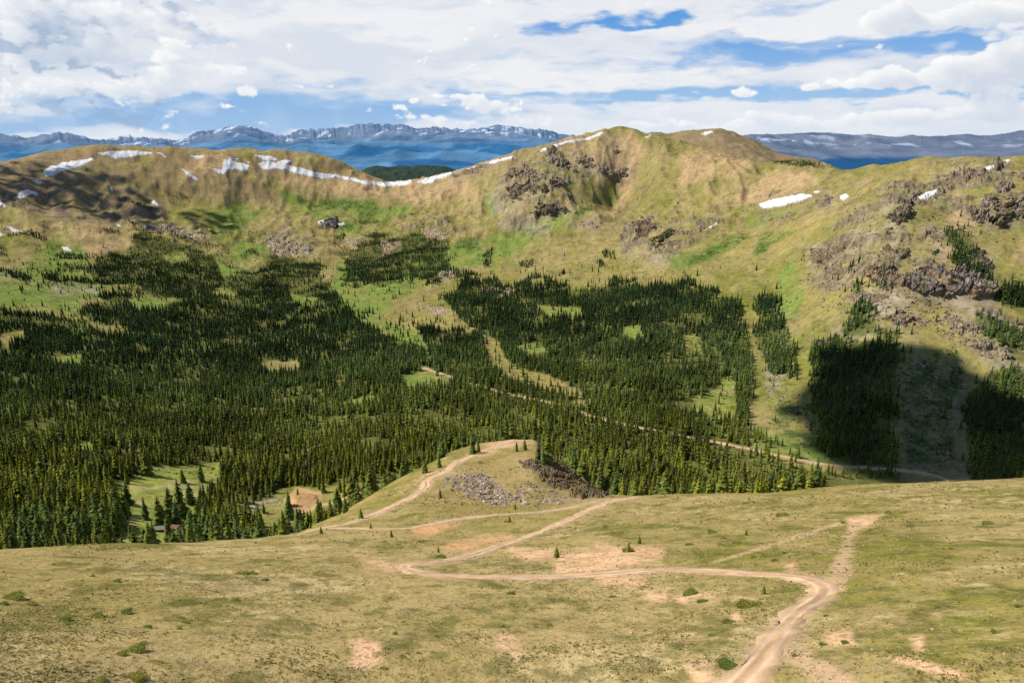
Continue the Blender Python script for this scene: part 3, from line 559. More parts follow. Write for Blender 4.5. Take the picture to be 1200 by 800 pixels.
# ---- roads: world polylines
def resample(P, step):
    P = np.asarray(P); d = np.r_[0, np.cumsum(np.hypot(*np.diff(P[:, :2], axis=0).T))]
    n = max(int(d[-1]/step), 4); q = np.linspace(0, d[-1], n)
    return np.c_[[np.interp(q, d, P[:, k]) for k in range(P.shape[1])]].T
def smooth_line(P, n):
    k = np.ones(n)/n
    return np.c_[[np.convolve(np.pad(P[:, i], n//2, 'reflect', reflect_type='odd'), k, 'valid')[:len(P)] for i in range(2)]].T
def road_line(px, step=1.0, sm=7):
    p = resample(np.array(px, float), 3.0)
    x, y, z = place(p[:, 0], p[:, 1]); ok = ~np.isnan(x)
    w = resample(np.c_[x, y][ok], step)
    return smooth_line(w, sm)
RL = []; rverts = []; rfaces = []; rcols = []; nv = 0
def dist_to(L, X, Y, reach):
    out = np.full(X.shape, 99.)
    m = (X > L[:, 0].min()-reach) & (X < L[:, 0].max()+reach) & (Y > L[:, 1].min()-reach) & (Y < L[:, 1].max()+reach)
    xs = X[m]; ys = Y[m]; r = np.full(xs.shape, 99.)
    Ls = L[::2]
    for a in range(0, len(xs), 20000):
        d = np.hypot(xs[a:a+20000, None]-Ls[None, :, 0], ys[a:a+20000, None]-Ls[None, :, 1]); r[a:a+20000] = d.min(1)
    out[m] = r; return out
for nm, px, hw in ROADS:
    far = nm == 'valley'
    L = road_line(px, 2.0 if far else .8, 9 if far else 7); RL.append((nm, L, hw))
for T in TRACKS:
    L = road_line(T, .8, 9); d = dist_to(L, Xg, Yg, 4)+(n3-.5)*2.2+(n2-.5)*2.
    colG = lerp(colG, C(.60, .40, .235)+0*colG, ((1-sst(.5, 2.0, d))*.9)[..., None])
for nm, L, hw in RL:      # worn verges beside the roads
    d = dist_to(L, Xg, Yg, hw+6)+(n3-.5)*2.4+(n2-.5)*2.0
    colG = lerp(colG, C(.54, .375, .215)*(1+(n3-.5)*.4)[..., None], ((1-sst(hw*.8, hw+1.9, d))*.85)[..., None])
idx = np.arange(NA*NH).reshape(NA, NH)
F = np.c_[idx[:-1, :-1].ravel(), idx[:-1, 1:].ravel(), idx[1:, 1:].ravel(), idx[1:, :-1].ravel()]
mesh_obj_ground = mesh_obj('ground', np.c_[Xg.ravel(), Yg.ravel(), Zg.ravel()+Z0], F, M_ground, np.clip(colG.reshape(-1, 3), .004, .9))
mesh_obj_ground.data.materials.append(M_slope)
_mi = (~(ISF[:-1, :-1])).ravel().astype(np.int32); mesh_obj_ground.data.polygons.foreach_set('material_index', _mi)
tag(mesh_obj_ground, kind='structure')

for nm, L, hw in RL:
    n = len(L); T = np.gradient(L, axis=0); T /= np.maximum(np.hypot(T[:, 0], T[:, 1]), 1e-6)[:, None]
    N = np.c_[T[:, 1], -T[:, 0]]
    s = np.arange(n)*(2.0 if nm == 'valley' else .8)
    off = np.array([-1.25, -.95, -.62, -.42, -.15, .15, .42, .62, .95, 1.25])
    lift = .4 if nm == 'valley' else .07
    prof = np.array([-.25, 0.02, .0, -.015, .03, .03, -.015, .0, .02, -.25])*1.0+lift; prof[[0, -1]] = -lift-.45
    w = hw*(1+.35*(fbm(s/9, s*0+hw, 3, 1)-.5)*2)
    V = []; K = []
    for o_, p_ in zip(off, prof):
        edge = (.5*(vn(s/1.3, s*0+np.sign(o_)*7, 3)-.5)+.6*(vn(s/4.1, s*0+np.sign(o_)*3, 6)-.5))*hw*(abs(o_) > .9)
        P = L+N*(o_*w+edge)[:, None]
        V.append(np.c_[P, ground_z(P[:, 0], P[:, 1])+p_])
        rut = 1.0 if abs(abs(o_)-.42) < .1 else (-.35 if abs(o_) < .2 else 0)
        base = lerp(C(.56, .375, .225), C(.68, .49, .325), rut) if abs(o_) < .9 else C(.52, .355, .205)
        K.append(base[None]*(1+(vn(s/1.6, s*0+o_*3, 2)-.5)*.50+(vn(s/7, s*0+o_*2, 4)-.5)*.38)[:, None])
    V = np.stack(V, 1).reshape(-1, 3); K = np.stack(K, 1).reshape(-1, 3); m = len(off)
    I = np.arange(n*m).reshape(n, m)
    F = np.c_[I[:-1, :-1].ravel(), I[1:, :-1].ravel(), I[1:, 1:].ravel(), I[:-1, 1:].ravel()]
    V[:, 2] += Z0
    tag(mesh_obj('dirt_road', V, F, M_road, K), kind='structure')

# ------------------------------------------------------------------ draped patches: snow, crags
def px_patch(poly, step, margin=3):
    P = np.asarray(poly, float)
    us = np.arange(P[:, 0].min()-margin, P[:, 0].max()+margin+step, step); vs = np.arange(P[:, 1].min()-margin, P[:, 1].max()+margin+step, step)
    U, V = np.meshgrid(us, vs, indexing='ij')
    az, h = cast(U.ravel(), V.ravel()); az = az.reshape(U.shape); h = h.reshape(U.shape)
    return U, V, az, h
def biggest(q, n):
    """only the largest connected piece"""
    if len(q) == 0: return q
    lab = np.arange(n)
    while True:
        m = lab[q].min(1); new = lab.copy()
        for c in range(4): np.minimum.at(new, q[:, c], m)
        if (new == lab).all(): break
        lab = new
    l = lab[q[:, 0]]; u, c = np.unique(l, return_counts=True)
    return q[l == u[c.argmax()]]
def grid_faces(keep, h, jump):
    I = np.arange(h.size).reshape(h.shape)
    q = np.stack([I[:-1, :-1], I[1:, :-1], I[1:, 1:], I[:-1, 1:]], -1).reshape(-1, 4)
    hf = h.ravel(); kf = keep.ravel()
    hh = hf[q]; ok = ~np.isnan(hh).any(1) & kf[q].any(1)
    with np.errstate(invalid='ignore'):
        ok &= (np.nanmax(hh, 1)-np.nanmin(hh, 1) < jump*np.nanmin(hh, 1))
    q = q[ok]
    q = biggest(q, h.size); used = np.unique(q); mp = np.full(h.size, -1); mp[used] = np.arange(len(used))
    return mp[q], used
def snow(poly, label, group='snow patches on the slopes', thick=1.2):
    U, V, az, h = px_patch(poly, .5)
    x = h*np.sin(az); y = h*np.cos(az); z = ground_z(np.nan_to_num(x), np.nan_to_num(y))
    s = sdf(poly, U, V)+(fbm(U/3.2, V/1.8, 3, 6)-.5)*2.6
    keep = s > -.7
    F, used = grid_faces(keep, h, .16)
    if len(F) == 0: return
    lift = np.clip(s*.9, -1.2, 1)*thick+.25*(fbm(U/2, V/2, 2, 3)-.5)*thick
    P = np.c_[x.ravel(), y.ravel(), (z+lift).ravel()+Z0][used]
    o0 = P[:, :].mean(0); o0[2] = P[:, 2].min()
    sf = s.ravel()[used][:, None]; dn_ = fbm(U/2.2, V/1.2, 4, 9).ravel()[used][:, None]
    cs = lerp(C(.42, .36, .30), C(.75, .745, .74), sst(.0, 1.6, sf))*(.84+.30*dn_); cs = lerp(cs, C(.50, .44, .38), .5*sst(.60, .72, dn_))
    o = mesh_obj('snow_patch', P-o0, F, M_snow, cs); o.location = o0
    tag(o, label, 'snow', group)
SNOW = [
 (zA([(230, 140), (280, 105), (300, 110), (330, 95), (500, 68), (505, 80), (400, 130), (330, 140), (290, 167), (245, 172)]), 'ragged slanting snow patch high on the brown left hill'),
 (zA([(515, 45), (600, 32), (700, 28), (815, 36), (818, 48), (700, 68), (620, 77), (580, 62)]), 'broad flat snow patch along the crest of the left hill'),
 (zA([(835, 38), (870, 40), (897, 65), (888, 74)]), 'small slanting snow patch just right of the broad crest patch'),
 (zA([(975, 128), (1020, 148), (1072, 190), (1050, 194), (1000, 162)]), 'narrow slanting snow streak below the left hill crest'),
 (zA([(1015, 57), (1060, 54), (1107, 59), (1080, 73), (1040, 73)]), 'small oval snow patch on the crest above the slanting streak'),
 (zA([(82, 287), (108, 243), (150, 236), (200, 253), (212, 274), (170, 264), (130, 287)]), 'arched snow patch in the shaded brown face at far left'),
 (zA([(168, 190), (200, 183), (240, 205), (210, 212)]), 'thin snow patch above the arched one on the brown face'),
 (zA([(-20, 285), (0, 288), (12, 308), (42, 328), (25, 332), (-20, 318)]), 'snow patch cut by the left edge below the brown face'),
 (zA([(798, 305), (825, 296), (855, 312), (850, 328)]), 'rounded snow patch at the foot of the shaded brown slope'),
 (zA([(588, 223), (600, 223), (609, 248), (597, 250)]), 'tiny upright snow streak in the shaded brown slope'),
 (zA([(20, 430), (60, 437), (132, 468), (70, 468)]), 'long thin snow patch on the meadow shoulder at far left'),
 (zA([(-20, 455), (0, 460), (27, 482), (0, 492), (-20, 490)]), 'snow patch at the left edge beside the long thin one'),
 (zA([(323, 543), (360, 547), (392, 568), (350, 572)]), 'snow patch beside the upper left meadow and first trees'),
 (zA([(608, 413), (657, 435), (640, 441)]), 'small snow sliver among scattered trees above the left forest'),
 (zB([(43, 125), (90, 130), (100, 80), (140, 73), (170, 90), (242, 108), (227, 152), (180, 137), (130, 135), (100, 162), (60, 147)]), 'arch shaped snow field over a grassy bulge below the crest'),
 (zB([(113, 60), (180, 73), (170, 84), (130, 77)]), 'little snow patch above the arch shaped snow field'),
 (zB([(208, 76), (242, 92), (237, 102)]), 'tiny snow wedge right above the arch shaped field'),
 (zB([(266, 53), (370, 60), (397, 85), (330, 90), (300, 77)]), 'snow strip at the head of the long winding cornice'),
 (zB([(280, 105), (320, 85), (380, 93), (440, 76), (482, 90), (440, 105), (520, 121), (600, 148), (700, 156), (860, 190), (960, 198), (1112, 186), (1112, 202), (1060, 220), (960, 223), (860, 214), (780, 194), (700, 174), (640, 184), (560, 170), (480, 152), (430, 132), (370, 132), (320, 137)]), 'long winding snow cornice running down to the saddle'),
 (zB([(765, 196), (800, 200), (790, 208)]), 'tiny snow fleck just under the long cornice'),
 (zC([(258, 633), (300, 615), (380, 596), (387, 605), (310, 636), (290, 640)]), 'snow bank on the ridge just right of the saddle'),
 (zC([(430, 587), (520, 559), (600, 538), (606, 548), (520, 570), (440, 592)]), 'thin snow strip lining the ridge below the central peak'),
 (zC([(688, 521), (712, 511), (714, 521), (695, 529)]), 'short snow piece on the ridge above the rock bands'),
 (zC([(725, 506), (780, 489), (860, 476), (905, 456), (913, 465), (860, 487), (780, 500), (735, 514)]), 'long snow strip lining the ridge up to the central peak'),
 (zm(500, 140, 4, [(1022, 82), (1050, 70), (1057, 78), (1030, 90)]), 'small snow patch in the notch right of the central peak'),
 (zm(800, 0, 2.963, [(52, 466), (100, 452), (112, 461), (80, 470)]), 'snow patch on the shoulder of the second brown peak'),
 (zD([(262, 235), (300, 219), (360, 208), (420, 198), (457, 206), (400, 227), (330, 245), (280, 252)]), 'biggest snow patch on the grassy right hand slope'),
 (zD([(453, 192), (475, 187), (480, 194), (460, 199)]), 'tiny snow fleck above right of the biggest slope patch'),
 (zD([(543, 205), (572, 196), (580, 210), (560, 224), (547, 220)]), 'small round snow patch beside a rock rib on the right slope'),
 (zD([(816, 210), (850, 191), (884, 183), (884, 198), (850, 217), (825, 220)]), 'wedge shaped snow patch above the dark crag at right'),
 (zD([(1032, 111), (1060, 104), (1092, 96), (1092, 112), (1050, 120)]), 'snow bank under the small rock tower on the right skyline'),
 (zD([(1106, 79), (1142, 81), (1130, 92)]), 'snow patch just right of the small rock tower'),
 (zD([(73, 327), (118, 296), (121, 305), (85, 324)]), 'small slanting snow patch above the pale scree outcrop'),
 (zB([(598, 410), (640, 398), (642, 416), (610, 432)]), 'snow scrap on the left of the grey boulder knob'),
 (zB([(708, 419), (750, 413), (752, 431), (715, 437)]), 'snow scrap on the right of the grey boulder knob'),
]
for p, l in SNOW: snow(p, l)

def rock(poly, col, amp, label):
    U, V, az, h = px_patch(poly, .6, 2)
    x = h*np.sin(az); y = h*np.cos(az); z = ground_z(np.nan_to_num(x), np.nan_to_num(y))
    hm = np.nanmean(h); k = max(amp, 2.)
    P = np.c_[x.ravel(), y.ravel(), z.ravel()]; Pn = np.nan_to_num(P)
    s = sdf(poly, U, V)+(fbm(U/6, V/4, 4, 2)-.5)*13
    F, used = grid_faces(s > -1.2, h, .10)
    if len(F) == 0: return
    W = Pn/np.array([k*1.25, k*1.25, k*1.9]); W = W+.5*np.c_[vn(W[:, 0], W[:, 1], 1), vn(W[:, 1], W[:, 2], 2), vn(W[:, 2], W[:, 0], 3)]
    c1, e1 = cell3(W, 1); c2, e2 = cell3(W*2.7, 2); c3, e3 = cell3(W*6.1, 3)
    wt = sst(-.8, 3.2, s.ravel())
    cr = 1-.55*(1-sst(0, .12, e1))-.25*(1-sst(0, .12, e2))
    patchy = sst(.30, .5, fbm(Pn[:, 0]/(k*2.5), Pn[:, 2]/(k*2.5)+Pn[:, 1]/(k*3), 3, 4)+.15*wt)
    d = wt*patchy*amp*(.15+.55*c1+.28*c2+.12*c3)*cr-.5*(1-wt)*amp*.15-.25*amp*(1-patchy)*wt
    nx, ny, nz = 0, 0, 1
    # push out along the local slope normal
    e = 6.0 if hm > 500 else 1.5
    gx = (ground_z(Pn[:, 0]+e, Pn[:, 1])-ground_z(Pn[:, 0]-e, Pn[:, 1]))/(2*e); gy = (ground_z(Pn[:, 0], Pn[:, 1]+e)-ground_z(Pn[:, 0], Pn[:, 1]-e))/(2*e)
    N = np.c_[-gx, -gy, np.ones(len(gx))*.8]; N /= np.linalg.norm(N, axis=1)[:, None]
    Q = Pn+N*d[:, None]
    cc = col[None]*(.62+.42*c2+.30*c1)[:, None]*(.62+.38*sst(0, .10, e2))[:, None]*(.55+.45*sst(0, .08, e1))[:, None]
    tf = sst(.55, .68, fbm(Pn[:, 0]/6, Pn[:, 1]/9, 3, 5)*.6+.4*c3)[:, None]; cc = lerp(cc, C(.19, .165, .055)+0*cc, tf*.75)
    warm = sst(.5, .75, fbm(Pn[:, 0]/9, Pn[:, 2]/9, 3, 8))[:, None]; cc = lerp(cc, cc*C(1.15, 1.0, .82), warm)
    Q = Q[used]; Q[:, 2] += Z0; o0 = Q.mean(0); o0[2] = Q[:, 2].min()
    o = mesh_obj('rock_outcrop', Q-o0, F, M_rock, np.clip(cc[used], .02, .8), smooth=False); o.location = o0
    tag(o, label, 'rock outcrop', 'rock outcrops on the mountain slopes')
for r in ROCKS: rock(*r)

# ------------------------------------------------------------------ conifers
def conifer(levels, m, seed, per=2, tint=(1, 1, 1), core=6, slim=1.0):
    """unit-height spruce: whorls of drooping boughs round a dark core; returns V, F(tris), colours"""
    r = np.random.default_rng(seed); V = []; F = []; K = []
    R0 = .152*slim
    def add(vs, ks, fs):
        b = len(V); V.extend(vs); K.extend(ks); F.extend([[b+i for i in f] for f in fs])
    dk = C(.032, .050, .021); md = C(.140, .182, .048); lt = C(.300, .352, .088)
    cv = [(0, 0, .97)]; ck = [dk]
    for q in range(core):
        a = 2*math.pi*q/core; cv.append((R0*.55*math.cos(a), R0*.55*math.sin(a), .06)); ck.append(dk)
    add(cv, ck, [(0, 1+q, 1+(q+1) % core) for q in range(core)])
    for i in range(levels):
        t = (i+.25)/levels; z = .05+.93*t**.95
        rad = R0*(1-t)**.66*(1+.25*(r.random()-.5))+.006
        mm = max(3, int(round(m*(1-.45*t)))); a0 = r.random()*6.28
        for q in range(mm):
            if r.random() < .06: continue
            a = a0+2*math.pi*(q+.5*(r.random()-.5))/mm; L = rad*(.72+.5*r.random())
            dr = L*(.35+.35*r.random())*(1.15-.9*t); ca, sa = math.cos(a), math.sin(a)
            w = L*(.42+.15*r.random()); zz = z+(r.random()-.5)*.6/levels
            tip = (L*ca, L*sa, zz-dr); up = (.10*L*ca, .10*L*sa, zz+L*.30)
            l = (.62*L*ca-w*sa, .62*L*sa+w*ca, zz-dr*.75); rr = (.62*L*ca+w*sa, .62*L*sa-w*ca, zz-dr*.75)
            br = .75+.5*r.random()
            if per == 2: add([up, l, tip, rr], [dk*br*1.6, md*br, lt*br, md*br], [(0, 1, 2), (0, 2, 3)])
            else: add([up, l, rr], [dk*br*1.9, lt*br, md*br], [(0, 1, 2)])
    add([(0, 0, 1.0), (.006, 0, .93), (-.004, .006, .93)], [md, md, md], [(0, 1, 2)])
    K = np.array(K)*np.array(tint)
    return np.array(V), np.array(F), K
# candidate places over the whole valley
sp = 4.1
gx, gy = np.meshgrid(np.arange(-1500, 1500, sp), np.arange(230, 2100, sp), indexing='ij')
gx = (gx+(rng.random(gx.shape)-.5)*sp*.95).ravel(); gy = (gy+(rng.random(gy.shape)-.5)*sp*.95).ravel()
hh = np.hypot(gx, gy); aa = np.arctan2(gx, gy)
m = (np.abs(np.degrees(aa)) < 43) & (hh < 2300); gx, gy, hh, aa = gx[m], gy[m], hh[m], aa[m]
lipq = np.interp(aa, AZ, HLIP); skyq = np.interp(aa, AZ, HSKY)
m = (hh > lipq+4) & (hh < skyq); gx, gy, hh, aa, lipq = gx[m], gy[m], hh[m], aa[m], lipq[m]
gz = ground_z(gx, gy); pu, pv, pf = proj(gx, gy, gz)
wob = (fbm(gx/25, gy/25, 3, 4)-.5)*20+(rng.random(len(gx))-.5)*5
dn = forest_density(pu, pv, wob)
st = np.zeros(len(gx))
for p in STRIPS: st = np.maximum(st, sst(-.8, .8, sdf(p, pu, pv)))
clump = fbm(gx/30, gy/30, 3, 6)
dn *= 1-dens(CLEAR, pu, pv, -1.5, 2.5, wob*.25)
prob = dn*(.42+.62*sst(.36, .56, clump))*(1-.75*sst(.64, .72, fbm(gx/45, gy/45, 3, 8))*(hh > 520))
edge = np.maximum(dens([FOREST]+FOREST2, pu, pv, -16, 0, wob*.4)-dens(CLEAR[:1]+CLEAR[10:12], pu, pv, -2, 4), 0)
scat = edge*.055*(rng.random(len(gx)) < .8)+(sst(.58, .66, fbm(gx/55, gy/55, 3, 3))*.10+.004)*(pv > 262)*(pv < 420)*(pu < 560)+(.006)*(pv > 300)*(pu >= 560)
isst = st > prob
prob = np.maximum(np.maximum(prob, st*.75), scat*(1-dn))
small = (dn < .3)
# stay clear of the roads, more on the near side of the valley road
for nm, L, hw in RL:
    d = dist_to(L, gx, gy, 30)
    prob[d < hw+2.2] = 0
    if nm == 'valley':
        d2 = dist_to(L, gx+3*np.sin(aa), gy+10*np.cos(aa), 30); prob[d2 < 5] *= .8
        d2 = dist_to(L, gx+3*np.sin(aa), gy+18*np.cos(aa), 30); prob[d2 < 5] *= .9
prob[(pu > 965) & (pv > 561)] = 0; prob[(pu > 880) & (pv > 586)] = 0; prob[(pu > 940) & (pv > 574)] = 0
k = rng.random(len(gx)) < prob
tx, ty, tz, th, tu, tv, tsm, tst = gx[k], gy[k], gz[k], hh[k], pu[k], pv[k], small[k], isst[k]
tH = (8.5+8.5*rng.random(len(tx))**1.1)*(1-.16*sst(400, 600, th))*(1-.42*sst(1000, 1800, th))*np.where(tsm, .68+.42*rng.random(len(tx)), 1)*(.82+.36*sst(.3, .65, fbm(tx/40, ty/40, 3, 1)))
keepv = tz/th+tH/th > MX[np.clip(np.searchsorted(AZ, np.arctan2(tx, ty)), 0, NA-1), np.clip(np.searchsorted(HG, th)-1, 0, NH-1)]-.012
tx, ty, tz, th, tu, tv, tH = [q[keepv] for q in (tx, ty, tz, th, tu, tv, tH)]
tlab = np.array(['']*len(tx), dtype=object)
# conifers one can point at, at their own places (frame place of the foot, height in frame units, label)
zN = lambda x, y, h: (300+x/6.667, 550+y/6.667, h/6.667)
zP = lambda x, y, h: (120+x/5.925, 520+y/5.925, h/5.925)
zQ = lambda x, y, h: (480+x/4.615, 500+y/4.615, h/4.615)
ONE = [(*zQ(165, 382, 40), 'slim little conifer below the road bend left of the grey talus'), (*zQ(192, 410, 17), 'tiny conifer just right of the slim one below the talus'), (*zQ(283, 424, 19), 'tiny conifer on the turf under the talus'),
 (*zQ(570, 445, 26), 'small dark conifer at the lower right end of the talus'), (*zQ(540, 514, 30), 'small conifer with a shrub beside the upper dirt road'), (*zQ(578, 132, 42), 'left one of two small conifers on the knoll top'), (*zQ(622, 126, 46), 'right one of two small conifers on the knoll top'),
 (*zQ(342, 147, 92), 'tall full conifer beside the road climbing the knoll'), (*zQ(372, 138, 50), 'shorter conifer leaning on the tall one by the knoll road'), (*zQ(175, 167, 88), 'full conifer on the grass at the forest edge left of the knoll'), (*zQ(160, 220, 52), 'narrow conifer just above the road fork left of the knoll'),
 (*zQ(82, 249, 56), 'narrow conifer beside the road fork left of the knoll'), (*zQ(695, 178, 85), 'left conifer at the top of the dark knoll cliff'), (*zQ(745, 195, 135), 'tallest conifer at the top of the dark knoll cliff'), (*zQ(722, 200, 60), 'short conifer between two at the top of the knoll cliff'), (*zQ(155, 678, 27), 'tiny dark conifer above the hairpin bend'),
 (*zQ(795, 706, 50), 'bushy small conifer beside the bare pink ground'), (*zQ(1183, 676, 44), 'small conifer standing in a patch of low shrubs'), (749, 636.5, 8, 'tiny conifer right of the shrub patch by the pink ground'), (874, 627, 6, 'tiny lone conifer on the turf above the road'), (894.5, 695.5, 9, 'small ragged conifer inside the road bend at right'),
 (*zN(820, 380, 62), 'small pointed conifer just above the knoll road'), (*zN(897, 460, 37), 'tiny conifer between the knoll road and the upper track'), (*zN(1057, 527, 47), 'small dark conifer alone on the turf below the upper track'), (*zN(508, 498, 45), 'small bushy conifer at the lower end of the knoll road'),
 (*zN(385, 467, 125), 'right one of a tight pair of conifers above the road end'), (*zN(355, 469, 130), 'left one of a tight pair of conifers above the road end'), (*zN(425, 457, 38), 'tiny conifer right of the tight pair'), (*zN(222, 506, 150), 'broad conifer at the lip left of the tight pair'),
 (*zN(645, 342, 155), 'broad rounded conifer right of the orange mound'), (*zN(700, 334, 98), 'shorter conifer right of the broad rounded one'), (*zN(757, 272, 185), 'tall conifer above the grass between two roads'), (*zN(578, 352, 78), 'small conifer left of the broad rounded one'), (*zN(508, 332, 75), 'small conifer at the foot of the orange mound'),
 (*zN(262, 382, 135), 'tall conifer at the left foot of the orange mound'),
 (*zP(205, 672, 95), 'small conifer alone on bright grass near the lip'), (*zP(332, 692, 118), 'left conifer of a close pair near the old cabin'), (*zP(362, 692, 122), 'right conifer of a close pair near the old cabin'), (*zP(465, 664, 130), 'slender conifer standing between the old cabin and the white hut'), (*zP(535, 684, 75), 'short conifer below the white hut'),
 (*zP(620, 682, 125), 'broad conifer right below the white hut'), (*zP(405, 572, 160), 'leaning looking conifer just above the old cabin'), (*zP(303, 522, 120), 'slender conifer in the middle of the bright meadow'), (*zP(318, 216, 150), 'lone tall conifer at the top of the bright meadow'), (*zP(560, 272, 76), 'small conifer at the upper right of the bright meadow'),
 (*zP(690, 262, 100), 'conifer on the right end of the bright meadow'), (*zP(480, 542, 185), 'tall conifer on the lower bright meadow above the white hut'), (*zP(525, 576, 150), 'wide conifer just above the white hut'), (*zP(550, 512, 205), 'tallest conifer of the row right of the bright meadow'), (*zP(612, 420, 118), 'narrow conifer behind the row right of the bright meadow')]
ox, oy, oz = place([o[0] for o in ONE], [o[1] for o in ONE])
fdep = proj(ox, oy, oz)[2]
oH = np.array([o[2] for o in ONE])*fdep/FL/math.cos(.45)*1.38
okk = ~np.isnan(ox)
# drop sampled trees that crowd the singled-out ones
d = np.min(np.hypot(tx[:, None]-ox[None, okk], ty[:, None]-oy[None, okk]), 1); m = d > 3.5
tx, ty, tz, th, tu, tv, tH = [q[m] for q in (tx, ty, tz, th, tu, tv, tH)]
pxh = tH*FL/np.hypot(th, tz)
inside = (tu > 2) & (tu < 1198)
order = np.argsort(-np.where(inside, pxh, 0))
nind = 240
ind = order[:nind]; rest = order[nind:]
# crown meshes for the singled-out trees
tints = [(1.0, 1.0, 1.0), (1.25, 1.15, .95), (.85, .92, 1.0), (1.1, 1.05, .8), (.95, 1.05, 1.1)]
PM = []
for i in range(10):
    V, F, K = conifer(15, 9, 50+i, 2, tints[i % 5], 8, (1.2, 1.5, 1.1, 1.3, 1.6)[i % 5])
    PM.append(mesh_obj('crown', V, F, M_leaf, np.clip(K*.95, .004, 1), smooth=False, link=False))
tv_, tf_ = [], []
for q in range(7):
    a = 2*math.pi*q/7; tv_ += [(.018*math.cos(a), .018*math.sin(a), -.04), (.012*math.cos(a), .012*math.sin(a), .30), (.003*math.cos(a), .003*math.sin(a), .9)]
for q in range(7):
    a, b = 3*q, 3*((q+1) % 7); tf_ += [(a, b, b+1, a+1), (a+1, b+1, b+2, a+2)]
TM = mesh_obj('trunk', np.array(tv_), np.array(tf_), M_trunk, link=False)
def put_tree(x, y, z, H, label, group=None, i=0):
    r = empty('conifer_tree', (x, y, z+Z0-.1), random.random()*6.28, H)
    tag(r, label, 'conifer', group)
    for nm, me in (('trunk', TM), ('crown', PM[i % 10])):
        o = bpy.data.objects.new(nm, me); COL.objects.link(o); o.parent = r
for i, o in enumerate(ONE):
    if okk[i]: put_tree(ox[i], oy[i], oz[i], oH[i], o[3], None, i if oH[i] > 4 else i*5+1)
def zone(u, v):
    if u < 135: return ('dark conifer in the dense stand at the lower left corner of the forest', 'conifers of the lower left stand')
    if u < 235: return ('conifer standing around the bright green meadow behind the grassy lip', 'conifers around the bright meadow')
    if u < 345: return ('conifer in the open stand between the bright meadow and the orange mound', 'conifers left of the orange mound')
    if u < 520: return ('sunlit conifer along the forest edge above the winding knoll road', 'conifers along the knoll road edge')
    if u < 720: return ('sunlit conifer in the forest directly behind the grassy knoll', 'conifers behind the knoll')
    return ('yellow green conifer in the sunlit forest rising behind the right grassy lip', 'conifers behind the right lip')
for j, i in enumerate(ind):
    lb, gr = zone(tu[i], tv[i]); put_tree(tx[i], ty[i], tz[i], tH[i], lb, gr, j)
# the forest itself
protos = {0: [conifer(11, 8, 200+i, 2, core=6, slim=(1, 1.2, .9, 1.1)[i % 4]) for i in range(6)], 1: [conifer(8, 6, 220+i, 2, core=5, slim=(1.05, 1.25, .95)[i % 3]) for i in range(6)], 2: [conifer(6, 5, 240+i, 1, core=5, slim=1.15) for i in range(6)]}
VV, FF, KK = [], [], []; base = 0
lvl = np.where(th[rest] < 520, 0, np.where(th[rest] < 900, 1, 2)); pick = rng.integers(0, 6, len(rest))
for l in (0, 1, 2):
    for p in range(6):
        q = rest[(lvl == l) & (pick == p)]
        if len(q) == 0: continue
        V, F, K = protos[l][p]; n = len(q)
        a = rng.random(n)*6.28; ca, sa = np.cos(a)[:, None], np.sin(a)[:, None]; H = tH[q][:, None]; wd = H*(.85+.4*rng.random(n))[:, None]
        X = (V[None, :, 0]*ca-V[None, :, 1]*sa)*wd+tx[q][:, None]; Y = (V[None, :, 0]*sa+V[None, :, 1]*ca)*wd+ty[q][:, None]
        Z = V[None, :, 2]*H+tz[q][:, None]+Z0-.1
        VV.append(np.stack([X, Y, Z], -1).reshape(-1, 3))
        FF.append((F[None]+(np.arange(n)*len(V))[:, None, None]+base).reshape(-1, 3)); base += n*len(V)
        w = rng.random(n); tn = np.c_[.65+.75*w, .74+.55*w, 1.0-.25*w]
        tn *= lerp(C(1.22, 1.08, .8), C(.66, .82, 1.12), sst(430, 1000, th[q])[:, None])*(.8+.5*sst(.35, .65, fbm(tx[q]/60, ty[q]/60, 3, 5)))[:, None]  # tint by distance: near crowns warm as if sunlit, far ones cool and darker
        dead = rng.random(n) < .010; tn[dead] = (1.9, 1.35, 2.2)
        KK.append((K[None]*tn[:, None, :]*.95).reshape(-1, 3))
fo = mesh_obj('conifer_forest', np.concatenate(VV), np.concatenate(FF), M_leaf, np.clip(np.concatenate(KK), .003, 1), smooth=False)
tag(fo, 'dense dark green conifer forest filling the valley', 'forest', None, 'stuff')
print('trees', len(tx), 'single', len(ind)+int(okk.sum()), 'faces', sum(len(f) for f in FF))

